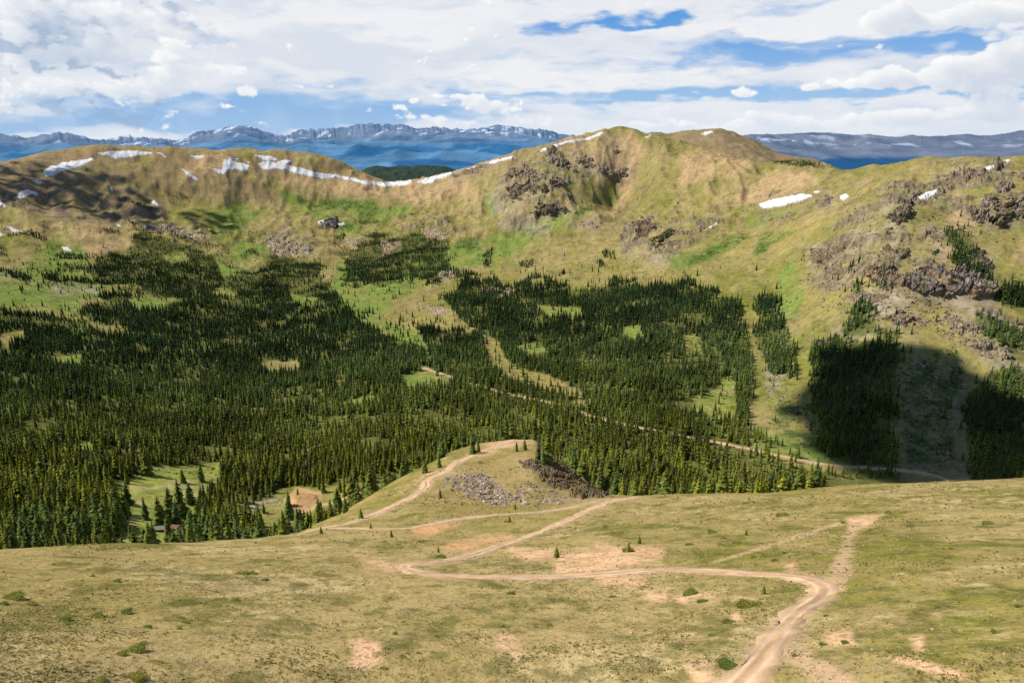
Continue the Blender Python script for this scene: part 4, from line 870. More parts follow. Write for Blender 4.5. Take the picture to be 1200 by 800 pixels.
# ------------------------------------------------------------------ low shrubs on the near slope
def shrub_mesh(seed, tint):
    r = np.random.default_rng(seed); V = []; F = []; K = []
    for q in range(620):
        a = r.random()*6.28; rr = math.sqrt(r.random()); z = (1-rr*rr)**.55*.34*(.88+.16*r.random())
        lob = 1+.16*math.sin(a*2+seed)+.08*math.sin(a*5+seed*2)
        x, y = rr*math.cos(a)*lob, rr*math.sin(a)*lob; s = .060*(.6+.8*r.random())
        d1 = r.normal(size=3); d1[2] *= .5; d1 /= np.linalg.norm(d1); d2 = np.cross(d1, (r.normal()*.4, r.normal()*.4, 1)); d2 /= np.linalg.norm(d2)
        b = len(V); c = np.array([x, y, z])
        V += [c-d1*s, c+d2*s*.6, c+d1*s, c-d2*s*.6]; F.append((b, b+1, b+2, b+3))
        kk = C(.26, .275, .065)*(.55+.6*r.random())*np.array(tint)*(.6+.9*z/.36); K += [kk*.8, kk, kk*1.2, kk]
    n = 14; b = len(V)
    for j, (rr, z) in enumerate(((1.0, -.05), (.82, .14), (.45, .25), (.02, .29))):
        for q in range(n):
            a = 2*math.pi*q/n; lob = 1+.16*math.sin(a*2+seed)+.08*math.sin(a*5+seed*2)
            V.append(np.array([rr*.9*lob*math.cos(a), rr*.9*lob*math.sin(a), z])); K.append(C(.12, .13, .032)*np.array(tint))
    for j in range(3):
        for q in range(n): F.append((b+j*n+q, b+j*n+(q+1) % n, b+(j+1)*n+(q+1) % n, b+(j+1)*n+q))
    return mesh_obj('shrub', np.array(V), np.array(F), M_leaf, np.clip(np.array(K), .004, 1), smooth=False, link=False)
SM = [shrub_mesh(i, ((1, 1, 1), (.75, .85, .9), (1.15, 1.0, .9))[i % 3]) for i in range(6)]
z7 = lambda x, y, r: (700+x/2.4, 560+y/2.4, r/2.4)
z3 = lambda x, y, r: (x/3, 600+y/3, r/3)
z35 = lambda x, y, r: (350+x/3, 600+y/3, r/3)
SH1 = [(*z7(262, 328, 21), 'oval bright green shrub left of the big mat in the right road bend'), (*z7(298, 348, 17), 'small dull shrub just right of the oval bright green one'), (*z7(432, 360, 37), 'biggest green shrub mat inside the right road bend'), (*z7(373, 406, 20), 'round dark shrub below the biggest mat'),
       (*z7(375, 532, 27), 'low flat shrub beside the road at the bottom'), (*z7(88, 207, 22), 'shrub patch around the small conifer by the pink ground'), (*z7(818, 98, 10), 'small shrub at the head of the washed out track'), (*z7(695, 127, 8), 'small shrub beside the fork of the washed out track'), (*z7(525, 106, 20), 'flat dark shrub on the upper right turf left of the track'),
       (*zQ(705, 50, 32), 'round pale green shrub on the rim of the knoll'), (*zQ(387, 196, 13), 'small round shrub beside the knoll road'), (*z35(500, 160, 20), 'flat shrub above the left end of the hairpin bend'), (*z3(822, 311, 16), 'dark shrub standing alone in the middle of the left turf'), (*z3(218, 379, 28), 'oval shrub on the left turf with smaller ones to its right'),
       (*z3(470, 587, 32), 'shrub mat at the bottom edge on the left'), (*z3(40, 306, 38), 'long shrub mat near the left edge'), (*zQ(165, 708, 30), 'low dark shrub under the tiny conifer above the hairpin bend'), (*zQ(520, 516, 14), 'shrub at the foot of the small conifer by the upper road'), (*z7(1100, 130, 20), 'flat shrub near the right edge of the upper turf')]
SH2 = [z7(*p) for p in ((325, 155, 13), (260, 188, 13), (395, 183, 14), (503, 234, 12), (530, 212, 8), (440, 225, 9), (960, 365, 11), (645, 388, 8), (325, 442, 11), (1125, 436, 13), (1190, 362, 13), (25, 140, 10), (283, 100, 6), (355, 170, 9), (420, 72, 9), (640, 470, 12), (700, 465, 14), (770, 148, 8), (860, 260, 7), (905, 300, 5), (560, 500, 10), (1000, 200, 8), (240, 446, 6))]
SH3 = [z3(*p) for p in ((105, 326, 22), (335, 368, 26), (440, 357, 22), (420, 502, 24), (462, 490, 32), (928, 241, 13), (850, 219, 22), (885, 219, 20), (410, 246, 15), (285, 241, 9), (320, 226, 10), (515, 405, 16), (632, 372, 16), (650, 389, 18), (627, 411, 12), (500, 461, 16), (345, 596, 20), (160, 241, 8), (1050, 331, 8), (760, 281, 10), (8, 325, 20), (700, 320, 6), (268, 381, 7), (120, 445, 14), (940, 186, 12))]
SH3 += [z35(*p) for p in ((480, 421, 9), (485, 438, 10), (420, 496, 12), (365, 386, 9), (310, 481, 14), (300, 551, 15), (365, 509, 12), (340, 429, 10), (885, 401, 12), (980, 471, 10), (745, 289, 14), (430, 106, 12), (1105, 298, 14), (720, 405, 9), (580, 340, 6), (240, 330, 8))]
def put_shrub(u, v, r, label, group, i):
    x, y, z = place([u], [v])
    if np.isnan(x[0]): return
    f = proj(x, y, z)[2][0]; R = r*f/FL*1.08
    o = bpy.data.objects.new('shrub', SM[i % 6]); COL.objects.link(o)
    o.location = (x[0], y[0], z[0]+Z0-.03); o.scale = (R, R*(.8+.9*random.random()), R*.55); o.rotation_euler = (0, 0, random.uniform(-.4, .4))
    tag(o, label, 'shrub', group)
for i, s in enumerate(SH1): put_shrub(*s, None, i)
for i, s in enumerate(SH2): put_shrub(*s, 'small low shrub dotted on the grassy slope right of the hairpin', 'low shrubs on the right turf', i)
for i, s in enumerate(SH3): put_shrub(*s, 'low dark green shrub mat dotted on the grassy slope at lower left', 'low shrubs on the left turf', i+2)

# ------------------------------------------------------------------ tussocks on the near slope
nS = 130000; r_ = np.random.default_rng(41)
su = r_.uniform(-30, 1230, nS); sv = r_.uniform(520, 820, nS)
gx_, gy_, gz_ = place(su, sv); sh = np.hypot(gx_, gy_)
k = ~np.isnan(gx_) & (sh < np.interp(np.arctan2(gx_, gy_), AZ, HLIP)); k[k] &= True
gx_, gy_, gz_, sh, su, sv = [q[k] for q in (gx_, gy_, gz_, sh, su, sv)]
cl = fbm(gx_/6, gy_/6, 4, 3)*.6+fbm(gx_/25, gy_/25, 3, 6)*.4
keep = r_.random(len(gx_)) < sst(.46, .70, cl)*.6+.04
for nm, L, hw in RL:
    if nm != 'valley': keep &= dist_to(L, gx_, gy_, 6) > hw*1.1
keep &= dens(PINK+DIRT, su, sv, -2, 1) < r_.random(len(su))*1.2
keep &= dens([zK([(150, 290), (220, 275), (330, 250), (420, 265), (470, 310), (540, 360), (572, 400), (540, 422), (450, 422), (380, 392), (280, 372), (200, 332)])], su, sv, 0, 1) < .5
P0 = np.c_[gx_, gy_, gz_][keep]; sh = sh[keep]; cl = cl[keep]; n = len(P0); m_ = 4
R_ = (.10+.16*r_.random(n)**2)*np.clip(sh/110, .8, 2.2)
an = r_.random((n, m_))*6.28; dx_, dy_ = np.cos(an), np.sin(an)
off = np.stack([r_.normal(size=(n, m_))*.5, r_.normal(size=(n, m_))*.5], -1)
b0 = np.stack([off[..., 0]-dx_*.55, off[..., 1]-dy_*.55, 0*dx_-.15], -1); b1 = np.stack([off[..., 0]+dx_*.55, off[..., 1]+dy_*.55, 0*dx_-.15], -1)
hh_ = .22+.34*r_.random((n, m_)); t1 = np.stack([off[..., 0]+dx_*.4-dy_*.75, off[..., 1]+dy_*.4+dx_*.75, hh_], -1); t0 = np.stack([off[..., 0]-dx_*.4-dy_*.75, off[..., 1]-dy_*.4+dx_*.75, hh_], -1)
V = np.stack([b0, b1, t1, t0], 2)*R_[:, None, None, None]+P0[:, None, None, :]+np.array([0, 0, Z0])
q_ = r_.random((n, 1)); kk = np.where(q_ < .34, C(.215, .210, .052), np.where(q_ < .72, C(.36, .305, .115), C(.54, .43, .235)))*(.75+.5*r_.random((n, 1)))
kk = kk[:, None, None, :]*np.array([.75, .75, 1.1, 1.1])[None, None, :, None]*np.ones((n, m_, 4, 1))
tag(mesh_obj('grass_tussocks', V.reshape(-1, 3), np.arange(n*m_*4).reshape(-1, 4), M_leaf, kk.reshape(-1, 3), smooth=False), 'short tufted tundra grass covering the near slope', 'grass', None, 'stuff')

# ------------------------------------------------------------------ loose stones (talus and scattered blocks)
def stones(name, label, pts, size, cols):
    ico = []; r = np.random.default_rng(3)
    base = np.array([(-1, -1, -1), (1, -1, -1), (1, 1, -1), (-1, 1, -1), (-1, -1, 1), (1, -1, 1), (1, 1, 1), (-1, 1, 1)], float)
    Fb = np.array([(0, 3, 2, 1), (4, 5, 6, 7), (0, 1, 5, 4), (1, 2, 6, 5), (2, 3, 7, 6), (3, 0, 4, 7)])
    n = len(pts); V = base[None]*(.55+.6*r.random((n, 8, 1)))*(.6+.7*r.random((n, 1, 3)))*size[:, None, None]*.5
    a = r.random(n)*6.28; b = (r.random(n)-.5)*1.2
    x, y, z = V[..., 0].copy(), V[..., 1].copy(), V[..., 2].copy()
    x, z = x*np.cos(b)[:, None]-z*np.sin(b)[:, None], x*np.sin(b)[:, None]+z*np.cos(b)[:, None]
    x, y = x*np.cos(a)[:, None]-y*np.sin(a)[:, None], x*np.sin(a)[:, None]+y*np.cos(a)[:, None]
    P = np.stack([x, y, z], -1)+pts[:, None, :]; P[..., 2] += Z0
    K = np.repeat(cols*(.6+.7*r.random((n, 1))), 8, axis=0)
    F = (Fb[None]+(np.arange(n)*8)[:, None, None]).reshape(-1, 4)
    tag(mesh_obj(name, P.reshape(-1, 3), F, M_stone, np.clip(K, .02, .8), smooth=False), label, 'stones', None, 'stuff')
def sample_in(poly, n, seed, edge=1.5):
    r = np.random.default_rng(seed); P = np.asarray(poly)
    u = r.uniform(P[:, 0].min()-edge, P[:, 0].max()+edge, n*3); v = r.uniform(P[:, 1].min()-edge, P[:, 1].max()+edge, n*3)
    s = sdf(poly, u, v)+(r.random(n*3)-.5)*2*edge; k = (s > 0) & (fbm(u/5, v/3, 3, 2) > .42); u, v = u[k][:n], v[k][:n]
    x, y, z = place(u, v); k = ~np.isnan(x); return np.c_[x, y, z][k]
TAL = zK([(150, 290), (220, 275), (330, 250), (420, 265), (470, 310), (540, 360), (572, 400), (540, 422), (450, 422), (380, 392), (280, 372), (200, 332)])
p = sample_in(TAL, 2600, 1); q = sample_in(zK([(560, 330), (640, 300), (760, 330), (860, 380), (820, 410), (600, 440)]), 420, 2, 3)
p = np.concatenate([p, q]); r_ = np.random.default_rng(5); p[:, 2] -= .12
stones('talus', 'pale grey talus of angular blocks on the front of the grassy knoll', p, .30+1.0*r_.random(len(p))**3, lerp(C(.46, .37, .27), C(.26, .205, .155), r_.random((len(p), 1))))
SC = []
for i, (poly, n) in enumerate([(zF([(150, 300), (400, 250), (760, 240), (1000, 330), (1020, 480), (880, 780), (300, 790), (0, 700)]), 800), (zG([(0, 100), (250, 150), (700, 250), (800, 330), (620, 420), (300, 380), (0, 300)]), 700),
        (zG([(560, 420), (700, 340), (1000, 400), (1190, 560), (1000, 600), (800, 500)]), 500), ([(1050, 420), (1130, 420), (1130, 555), (1060, 550)], 450), ([(885, 395), (915, 400), (950, 470), (955, 530), (900, 500)], 350),
        ([(800, 280), (900, 300), (960, 400), (880, 360)], 200), ([(580, 425), (640, 435), (690, 465), (640, 462)], 120), ([(270, 590), (340, 580), (360, 610), (290, 640)], 140), ([(320, 280), (420, 250), (440, 290), (340, 300)], 160), ([(470, 270), (560, 250), (580, 290), (500, 330)], 160),
        ([(0, 300), (150, 260), (180, 280), (110, 300), (60, 345), (0, 345)], 150), (zE([(250, 330), (600, 260), (900, 300), (700, 520), (400, 520)]), 300), (zE([(850, 480), (1150, 480), (1180, 660), (900, 660)]), 200)]):
    SC.append(sample_in(poly, n, 20+i, 3))
p = np.concatenate(SC); r_ = np.random.default_rng(6)
stones('scattered_stones', 'pale loose stones scattered over the mountain slopes', p, (.7+2.4*r_.random(len(p))**3)*np.clip(np.hypot(p[:, 0], p[:, 1])/850, .22, 1), lerp(C(.36, .29, .23), C(.19, .155, .13), r_.random((len(p), 1))))
FS = []
for i, (poly, n) in enumerate([([(740, 690), (860, 690), (900, 740), (860, 800), (760, 740)], 90), ([(950, 620), (1020, 610), (1000, 690), (970, 690)], 70), ([(920, 740), (1000, 760), (1100, 800), (930, 800)], 120), ([(640, 640), (820, 640), (820, 700), (660, 660)], 90), ([(400, 740), (450, 740), (450, 785), (400, 785)], 50), ([(575, 745), (615, 745), (615, 775), (575, 775)], 40), ([(0, 650), (1200, 590), (1200, 800), (0, 800)], 260)]):
    FS.append(sample_in(poly, n, 50+i, 2))
p = np.concatenate(FS); r_ = np.random.default_rng(8)
stones('turf_stones', 'small pale stones strewn over the near grassy slope', p, .06+.24*r_.random(len(p))**3, np.tile(C(.44, .34, .24), (len(p), 1)))

# ------------------------------------------------------------------ willow and krummholz scrub on the far slopes
nS = 60000; r_ = np.random.default_rng(31)
su = r_.uniform(-20, 1220, nS); sv = r_.uniform(195, 560, nS)
sx_, sy_, sz_ = place(su, sv); k = ~np.isnan(sx_); su, sv, sx_, sy_, sz_ = su[k], sv[k], sx_[k], sy_[k], sz_[k]
sh = np.hypot(sx_, sy_)
pr = (dens(SHRUB, su, sv, -3, 2)+.5*dens([CLEAR[0], CLEAR[1], CLEAR[4], CLEAR[7]], su, sv, -3, 2))*.55*sst(.42, .56, fbm(sx_/16, sy_/16, 3, 4))+dens(GREEN, su, sv, -4, 3)*.10*sst(.5, .6, fbm(sx_/20, sy_/20, 3, 7))
pr += .035*sst(.58, .68, fbm(sx_/40, sy_/60, 4, 2))*(sv > 215)+.05*dens(RUGGED, su, sv, -8, 4)*sst(.5, .6, fbm(sx_/15, sy_/15, 3, 5))
pr *= (sh > np.interp(np.arctan2(sx_, sy_), AZ, HLIP)+20)
k = r_.random(len(pr)) < pr; P0 = np.c_[sx_, sy_, sz_][k]; sh = sh[k]; n = len(P0)
m_ = 14; cc_ = r_.normal(size=(n, m_, 3))*np.array([.5, .5, .22]); cc_[..., 2] = np.abs(cc_[..., 2])
R_ = (.5+1.3*r_.random(n)**2)*np.clip(sh/900, .6, 1.5)
d1 = r_.normal(size=(n, m_, 3)); d1 /= np.linalg.norm(d1, axis=-1)[..., None]; d2 = np.cross(d1, r_.normal(size=(n, m_, 3))); d2 /= np.linalg.norm(d2, axis=-1)[..., None]
V = np.stack([cc_-d1*.38, cc_+d2*.38, cc_+d1*.38, cc_-d2*.38], 2)*R_[:, None, None, None]+P0[:, None, None, :]+np.array([0, 0, Z0+.1])
kk = (C(.075, .092, .022)*(.5+.8*r_.random((n, 1))))[:, None, None, :]*(.7+.6*r_.random((n, m_, 4, 1)))
tag(mesh_obj('alpine_scrub', V.reshape(-1, 3), np.arange(n*m_*4).reshape(-1, 4), M_leaf, kk.reshape(-1, 3), smooth=False), 'low dark green willow scrub dotted over the mountain slopes', 'scrub', None, 'stuff')

# ------------------------------------------------------------------ old cabin and white hut in the meadow behind the lip
def box(x0, x1, y0, y1, z0, z1):
    V = np.array([(x, y, z) for z in (z0, z1) for x, y in ((x0, y0), (x1, y0), (x1, y1), (x0, y1))], float)
    return V, np.array([(0, 3, 2, 1), (4, 5, 6, 7), (0, 1, 5, 4), (1, 2, 6, 5), (2, 3, 7, 6), (3, 0, 4, 7)])
def join(bs):
    V, F, n = [], [], 0
    for v, f in bs: V.append(v); F.append(f+n); n += len(v)
    return np.concatenate(V), np.concatenate(F)
M_log = material('grey_logs', ((1.5, .3),), 0, base=(.075, .06, .05)); M_tin = material('pale_roof', ((.8, .15),), 0, base=(.55, .54, .52)); M_red = material('rusty_roof', ((.8, .3),), 0, base=(.22, .13, .10)); M_greyroof = material('weathered_boards', ((1.5, .3),), 0, base=(.24, .22, .20)); M_dark = material('dark_opening', (), 0, base=(.015, .014, .013))
def slope_roof(x0, x1, y0, y1, z0, z1, t):
    ym = (y0+y1)/2
    def slab(ya, za, yb, zb): return np.array([(x0, ya, za), (x1, ya, za), (x1, yb, zb), (x0, yb, zb), (x0, ya, za+t), (x1, ya, za+t), (x1, yb, zb+t), (x0, yb, zb+t)]), box(0, 1, 0, 1, 0, 1)[1]
    return join([slab(y0, z0, ym, z1), slab(ym+.01, z1, y1, z0)])
def hut(u, v, w, d, h, rz, wallm, roofm, label):
    x, y, z = place([u], [v]); e = empty('cabin', (x[0], y[0], z[0]+Z0), rz); tag(e, label, 'cabin')
    logs = [box(-w/2, w/2, -d/2, -d/2+.25, k*.3, k*.3+.27) for k in range(int(h/.3))]+[box(-w/2, w/2, d/2-.25, d/2, k*.3, k*.3+.27) for k in range(int(h/.3))]
    logs += [box(s-.12, s+.12, -d/2+.26, d/2-.26, k*.3+.02, k*.3+.28) for k in range(int(h/.3)) for s in (-w/2+.13, w/2-.13)]
    V, F = join(logs); mesh_obj('wall', V, F, wallm, smooth=False, parent=e)
    V, F = slope_roof(-w/2-.4, w/2+.4, -d/2-.5, d/2+.5, h-.15, h+d*.28, .15); mesh_obj('roof', V, F, roofm, smooth=False, parent=e)
    V, F = box(-.5, .5, -d/2-.04, -d/2-.005, 0.02, 1.8); mesh_obj('door', V, F, M_dark, smooth=False, parent=e)
hut(187, 621.5, 6.0, 3.4, 1.7, .15, M_log, M_greyroof, 'old dark log cabin with a grey board roof among conifers behind the lip')
hut(206.5, 621, 4.0, 3.2, 2.2, -.3, M_tin, M_red, 'small white hut with a rusty roof right of the log cabin')

# ------------------------------------------------------------------ far country and ranges
AF = np.radians(np.concatenate([np.linspace(-75, -41, 90), np.linspace(-40.9, 40.9, 1500), np.linspace(41, 75, 90)])); HF = np.concatenate([np.linspace(5000, 13000, 16), np.linspace(13400, 37000, 300), np.linspace(38000, 60000, 20)])
FU = [-400, -200, 0, 34, 60, 81, 100, 115, 150, 189, 205, 220, 236, 255, 280, 300, 320, 338, 350, 358, 380, 400, 420, 440, 467, 491, 530, 569, 600, 636, 670, 700, 760, 860, 878, 901, 935, 969, 1009, 1019, 1043, 1080, 1104, 1127, 1151, 1200, 1300, 1500, 1800]
FV = [160, 156, 158, 162, 160, 159, 161, 165, 164, 164, 165, 164, 157, 155, 152, 154, 157, 160, 154, 153, 155, 155, 150, 151, 148, 151, 150.5, 152, 152.5, 154, 159, 166, 168, 166, 159, 158, 160, 165, 164, 162.5, 165, 165, 164, 163, 165, 163, 164, 160, 165]
fa, ft = ray(FU, FV); skt = np.interp(AF, fa, ft)
AA, HHf = np.meshgrid(AF, HF, indexing='ij')
XF = HHf*np.sin(AA); YF = HHf*np.cos(AA)
right = sst(math.radians(6), math.radians(14), AA)
D = lerp(34000, 24000, right); q = HHf/D
top = skt[:, None]*D
lo = -780.0
shape = np.clip((q-.42)/.58, 0, 1)**1.35
crest = lo+(top-lo)*np.where(q < 1, shape, np.clip(1-(q-1)*1.6, 0, 1))
rg = ridged(XF/5200, YF/5200, 5, 2)-.55
jag = (ridged(AA*150, HHf/9000, 3, 4)-.6)*150
ZF = crest+rg*820*np.clip(.16*sst(.40, .5, q)+shape*(1.25-shape)*2.4, 0, 1)*np.where(q < 1, 1, .6)+jag*sst(.8, 1, q)*(1-.75*right)
bench = right*sst(.45, .62, q)*(1-sst(.8, .95, q))
ZF = lerp(ZF, np.minimum(ZF, -250+rg*160), bench*.35)
ZF = np.maximum(ZF, lo-50+rg*60)
ZF[:, 0] = -1400; 
rel = np.clip((ZF-lo)/(np.maximum(top, 200)-lo), 0, 1)
nA = fbm(XF/1500, YF/1500, 4, 1); nB = fbm(XF/500, YF/900, 4, 5)
colL = lerp(lerp(C(.016, .070, .150), C(.075, .150, .230), sst(.42, .62, fbm(XF/1100, YF/1500, 5, 11))[..., None]), C(.125, .145, .185), sst(.50, .82, rel+(nA-.5)*.35)[..., None])  # haze blue mixed into the rock and forest colours of both ranges
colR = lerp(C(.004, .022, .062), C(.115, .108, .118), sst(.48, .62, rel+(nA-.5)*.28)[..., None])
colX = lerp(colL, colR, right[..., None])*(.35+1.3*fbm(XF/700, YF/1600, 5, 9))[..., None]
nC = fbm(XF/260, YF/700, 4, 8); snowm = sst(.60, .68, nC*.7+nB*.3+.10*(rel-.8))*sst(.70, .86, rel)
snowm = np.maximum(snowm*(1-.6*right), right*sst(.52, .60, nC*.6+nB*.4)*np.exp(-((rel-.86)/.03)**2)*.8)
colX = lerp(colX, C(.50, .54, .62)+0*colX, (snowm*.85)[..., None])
I = np.arange(XF.size).reshape(XF.shape)
F = np.c_[I[:-1, :-1].ravel(), I[:-1, 1:].ravel(), I[1:, 1:].ravel(), I[1:, :-1].ravel()]
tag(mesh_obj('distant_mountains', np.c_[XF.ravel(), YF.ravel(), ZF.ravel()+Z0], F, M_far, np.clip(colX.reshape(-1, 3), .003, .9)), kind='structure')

# ------------------------------------------------------------------ clouds overhead that drop their shadows on the slopes
def cloud(poly, zc, rad, n, seed, mat, puff=1.0):
    r = np.random.default_rng(seed); P = np.asarray(poly, float)
    u = r.uniform(P[:, 0].min(), P[:, 0].max(), n*4); v = r.uniform(P[:, 1].min(), P[:, 1].max(), n*4)
    k = sdf(poly, u, v) > 0; x, y, z = place(u[k], v[k]); k = ~np.isnan(x); p = np.c_[x, y, z][k]
    # thin out to an even spread on the ground
    out = []
    for a in p:
        if all((a[0]-b[0])**2+(a[1]-b[1])**2+(a[2]-b[2])**2 > (rad*.62)**2 for b in out): out.append(a)
        if len(out) >= n: break
    p = np.array(out); t = (zc-p[:, 2])/SUN[2]; c = p+SUN[None]*t[:, None]
    import bmesh
    bm = bmesh.new(); bmesh.ops.create_icosphere(bm, subdivisions=2, radius=1); me0 = [(w.co.x, w.co.y, w.co.z) for w in bm.verts]; fc = [[w.index for w in f.verts] for f in bm.faces]; bm.free()
    V0 = np.array(me0); F0 = np.array(fc); V, F = [], []
    for i, a in enumerate(c):
        s = rad*(.7+.6*r.random())*puff; w = V0*(1+.25*(r.random((len(V0), 1))-.5))*s; w[:, 2] *= .6
        V.append(w+a+r.normal(size=3)*rad*np.array([.22, .22, .35])); F.append(F0+i*len(V0))
    V = np.concatenate(V); V[:, 2] += Z0
    tag(mesh_obj('cloud', V, np.concatenate(F), mat), kind='structure')
cloud([(952, 470), (968, 432), (985, 412), (1010, 410), (1075, 412), (1112, 426), (1140, 440), (1172, 470), (1190, 510), (1195, 562), (1010, 556), (975, 530), (945, 500)], 1000, 20, 1200, 1, M_cloud)
cloud([(-80, 198), (30, 194), (105, 200), (150, 218), (190, 245), (200, 265), (150, 262), (110, 254), (60, 240), (-80, 232)], 1300, 30, 600, 2, M_cloud, .42)
cloud([(215, 250), (250, 248), (275, 262), (265, 275), (225, 270)], 1300, 30, 90, 3, M_cloud, .36)

# ------------------------------------------------------------------ sky
w = bpy.data.worlds.new('World'); sc.world = w; w.use_nodes = True; nt = w.node_tree
bg = nt.nodes['Background']
sky = nt.nodes.new('ShaderNodeTexSky'); sky.sky_type = 'NISHITA'; sky.sun_disc = False
sky.sun_elevation = SUN_EL; sky.sun_rotation = SUN_AZ; sky.altitude = 3500; sky.air_density = 1.0; sky.dust_density = .4; sky.ozone_density = 2.0
nt.links.new(sky.outputs[0], bg.inputs['Color']); bg.inputs['Strength'].default_value = .12
sc.cycles.max_bounces = 3; sc.cycles.diffuse_bounces = 2; sc.cycles.glossy_bounces = 1; sc.cycles.transparent_max_bounces = 4
# the clouded part of the sky: a far shell of cloud and clear air with its own brightness, fading into the Sky Texture
def cell2(x, y, s=0):
    bx = np.floor(x).astype(np.int64); by = np.floor(y).astype(np.int64); best = np.full(x.shape, 9.)
    t1, t2 = _T[(s+3) % 12], _T[(s+7) % 12]
    for i in (-1, 0, 1):
        for j in (-1, 0, 1):
            cx, cy = (bx+i) & 255, (by+j) & 255
            best = np.minimum(best, (bx+i+t1[cx, cy]-x)**2+(by+j+t2[cx, cy]-y)**2)
    return np.sqrt(best)
def puffs(x, y, o=4):
    r = 0; a = 1.; n = 0
    for k in range(o): r = r+a*(1-np.clip(cell2(x*2.1**k+k*7.3, y*2.1**k+k*3.1, k), 0, 1)); n += a; a *= .55
    return r/n
SA = np.radians(np.concatenate([np.linspace(-100, -43, 60), np.linspace(-42.9, 42.9, 1560), np.linspace(43, 100, 60)]))
SE = np.radians(np.concatenate([np.linspace(-3, 0, 12), np.linspace(.05, 13.5, 330), np.linspace(13.7, 34, 60)]))
GA, GE = np.meshgrid(SA, SE, indexing='ij'); a_ = GA*10; e_ = GE*10
def pxae(u, v):
    A, t = ray(u, v); return float(A)*10, math.atan(float(t))*10
def blob(items, a, e):
    r = np.zeros(a.shape)
    for (u, v, ru, rv, k) in items:
        A, E = pxae(u, v); r = r+k*np.exp(-((a-A)/(ru/80.))**2-((e-E)/(rv/80.))**2)
    return r
CB = [(1125, 90, 70, 11, 1.0), (1180, 78, 45, 22, 1.0), (1150, 76, 26, 14, .5), (1005, 100, 34, 6, 1.05), (1030, 92, 16, 7, .6), (1110, 22, 70, 9, 1.05), (1185, 14, 55, 15, 1.0), (1035, 25, 18, 8, .8), (1055, 8, 12, 9, .6), (866, 109, 20, 4.5, 1.0), (872, 103, 10, 5, .5), (945, 102, 8, 3.5, .9),
      (1140, 132, 75, 9, 1.0), (1050, 138, 40, 7, .75), (960, 143, 60, 7, .9), (895, 136, 22, 7, .85), (855, 146, 40, 5, .7), (740, 146, 60, 5, .6), (20, 40, 80, 28, .55), (95, 25, 90, 24, .5), (110, 62, 70, 16, .5), (215, 35, 45, 30, .55), (228, 82, 24, 11, .9), (205, 100, 34, 8, .65), (135, 104, 62, 9, .9), (40, 112, 70, 10, .6),
      (287, 106, 14, 6, .75), (280, 84, 18, 6, .65), (265, 125, 12, 4, .55), (352, 99, 13, 4, .75), (384, 100, 8, 3, .65), (538, 111, 26, 4.5, 1.05), (489, 117, 7, 3.5, .8), (471, 125, 8, 3, .8), (520, 121, 10, 3, .7), (560, 124, 40, 7, .65), (505, 138, 40, 6, .55), (600, 142, 60, 5, .6)]
wx = fbm(a_*2.2, e_*3, 4, 3)-.5; wy = fbm(a_*2.2, e_*3, 4, 6)-.5
pf_ = puffs(a_*2.6+wx*.9, e_*4.0+wy*.9, 5); fb = fbm(a_*1.8, e_*2.8, 6, 1)
den = blob(CB, a_+wx*.25, e_+wy*.12)*.95+(pf_-.62)*1.5+(fb-.5)*1.3
cumd = sst(.34, .64, den)
# light from the upper left: how much cloud lies between a place and the sun
thick = np.clip(den-.36, 0, .7); shade = np.zeros(a_.shape)
for k_ in range(1, 7):
    sa, se = int(-4*k_), int(5*k_)
    q = np.roll(np.roll(thick, -sa, 0), -se, 1); shade += q
left = sst(-2.6, -4.6, a_)
lit = np.exp(-shade*(.52-.08*left))
lit = np.clip(lit*.8+.25*sst(.5, .95, pf_), 0, 1)[..., None]
bright = C(1.0, .995, .985); dark = lerp(C(.58, .65, .76), C(.50, .59, .73), left[..., None])
cumc = lerp(dark, bright, lit**.8)
# veil of stretched high cloud with blue holes
h1 = fbm(a_*.9, e_*2.5, 5, 4)-.5; h2 = fbm(a_*1.3, e_*4., 5, 8)-.5
HO = [(690, 30, 75, 7, 1.15), (762, 26, 30, 6, .9), (870, 66, 80, 9, 1.0), (965, 42, 110, 7, 1.05), (1080, 48, 130, 7, .95), (1180, 34, 60, 10, .7), (930, 108, 170, 10, 1.0), (690, 118, 130, 7, .6), (1000, 6, 60, 7, .6), (1060, 112, 90, 5, .5), (420, 130, 200, 22, 1.0), (240, 140, 220, 15, .95), (1050, 60, 160, 8, .5), (860, 80, 120, 8, .5), (1100, 112, 120, 6, .6), (820, 118, 120, 6, .6), (60, 145, 160, 9, .6), (330, 100, 60, 12, .4), (60, 150, 130, 5, .5)]
holes = blob(HO, a_+h1*2.6, e_+h2*.55)
streak = fbm(a_*.7+h1*1.5, e_*6.5+h2*2, 6, 2)*.6+fbm(a_*2.2, e_*9, 5, 5)*.4
veil = sst(.10, .95, 1.02+(streak-.5)*1.5-holes*.80)
soft = sst(.3, .7, fbm(a_*.6+h1, e_*3.0+h2*1.5, 6, 9)*.7+streak*.3)
veilc = lerp(C(.71, .76, .84), C(.89, .893, .905), soft[..., None])
clear = lerp(C(.40, .60, .84), C(.105, .33, .74), sst(.15, 1.9, e_)[..., None])
band = blob([(420, 132, 230, 22, 1.0), (180, 142, 260, 16, .9), (30, 148, 120, 12, .5)], a_+h1*1.5, e_+h2*.4)
clear = lerp(clear, C(.27, .48, .78), np.clip(band, 0, 1)[..., None])
skyc = lerp(clear, veilc, (veil*(.97-.25*np.clip(band, 0, .9)))[..., None])
gr = blob([(12, 46, 28, 6, .9), (30, 62, 40, 5, .7), (85, 24, 24, 8, .6), (210, 12, 24, 8, .55), (75, 68, 22, 6, .6), (130, 70, 24, 5, .5), (25, 126, 50, 4, .75), (110, 123, 45, 4, .6), (160, 118, 40, 4, .4), (8, 40, 30, 12, .5)], a_+wx*1.6, e_+wy*.9)
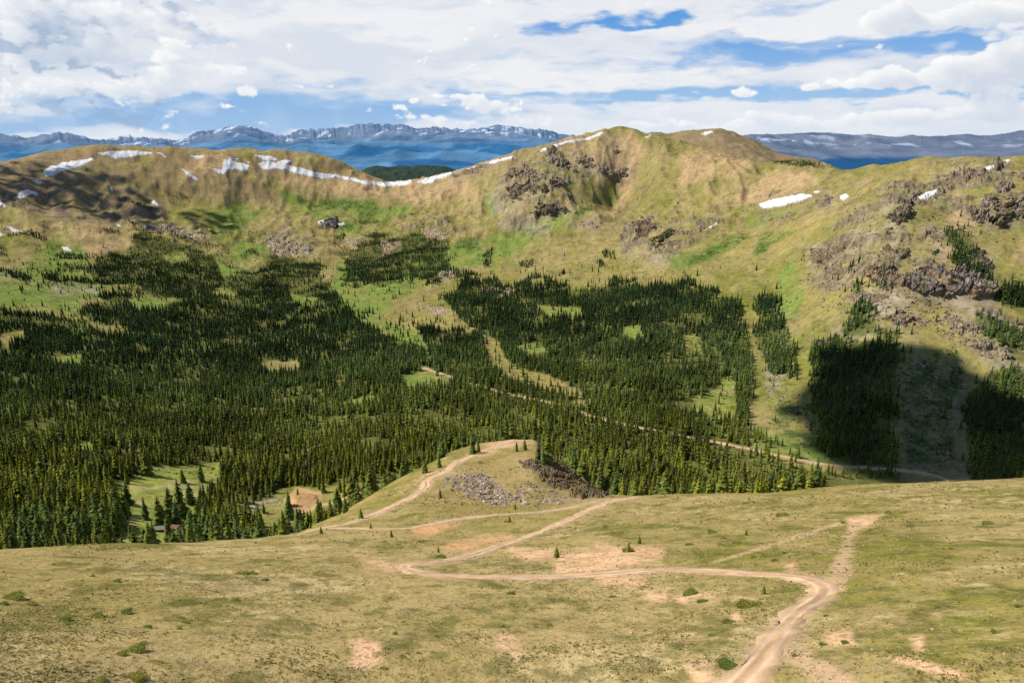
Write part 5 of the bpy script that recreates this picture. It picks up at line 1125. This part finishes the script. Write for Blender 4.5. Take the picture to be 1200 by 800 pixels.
skyc = lerp(skyc, cumc, (cumd*.96)[..., None])
skyc = lerp(skyc, C(.24, .38, .58), np.clip(gr*(.05+1.0*sst(.42, .62, fbm(a_*5, e_*9, 5, 2))), 0, .6)[..., None])
skyc = lerp(skyc, C(.60, .73, .88), (.30*sst(.75, .05, e_))[..., None])
rain = sst(.52, .68, fbm(a_*2.5, e_*.5, 3, 7))*np.clip(band, 0, 1)*sst(.75, .2, e_); skyc = lerp(skyc, C(.48, .64, .84), (.35*rain)[..., None])
fade = (sst(34, 16, np.degrees(GE))*sst(100, 60, np.abs(np.degrees(GA))))
RS = 90000.
I = np.arange(GA.size).reshape(GA.shape)
F = np.c_[I[:-1, :-1].ravel(), I[:-1, 1:].ravel(), I[1:, 1:].ravel(), I[1:, :-1].ravel()]
M_sky = bpy.data.materials.new('cloudy_sky'); M_sky.use_nodes = True; nt = M_sky.node_tree; nt.nodes.remove(nt.nodes['Principled BSDF'])
at = nt.nodes.new('ShaderNodeAttribute'); at.attribute_name = 'Col'; em = nt.nodes.new('ShaderNodeEmission'); tr = nt.nodes.new('ShaderNodeBsdfTransparent'); mx = nt.nodes.new('ShaderNodeMixShader')
fd_ = nt.nodes.new('ShaderNodeAttribute'); fd_.attribute_name = 'Fade'
nt.links.new(at.outputs['Color'], em.inputs[0]); nt.links.new(fd_.outputs['Fac'], mx.inputs[0]); nt.links.new(tr.outputs[0], mx.inputs[1]); nt.links.new(em.outputs[0], mx.inputs[2]); nt.links.new(mx.outputs[0], nt.nodes['Material Output'].inputs[0])
M_sky.cycles.emission_sampling = 'NONE'
so_ = mesh_obj('sky', np.c_[(RS*np.cos(GE)*np.sin(GA)).ravel(), (RS*np.cos(GE)*np.cos(GA)).ravel(), (RS*np.sin(GE)).ravel()+Z0], F, M_sky, np.clip(skyc.reshape(-1, 3), 0, 1))
fa_ = so_.data.attributes.new('Fade', 'FLOAT', 'POINT'); fa_.data.foreach_set('value', np.ascontiguousarray(fade.ravel(), np.float32))
tag(so_, kind='structure')

sl = bpy.data.lights.new('sun', 'SUN'); sl.energy = 5.0; sl.angle = math.radians(.53); sl.color = (1, .945, .845)
so = bpy.data.objects.new('sun', sl); COL.objects.link(so)
from mathutils import Vector
so.rotation_euler = Vector(SUN).to_track_quat('Z', 'Y').to_euler(); so.location = (0, 0, Z0+500)
cd = bpy.data.cameras.new('camera'); co = bpy.data.objects.new('camera', cd); COL.objects.link(co); sc.camera = co
cd.sensor_width = 36; cd.lens = 24; cd.clip_start = 1; cd.clip_end = 150000
co.location = (0, 0, Z0); co.rotation_euler = (math.pi/2-PITCH, 0, 0)
sc.view_settings.view_transform = 'Standard'; sc.view_settings.look = 'None'; sc.view_settings.exposure = 0
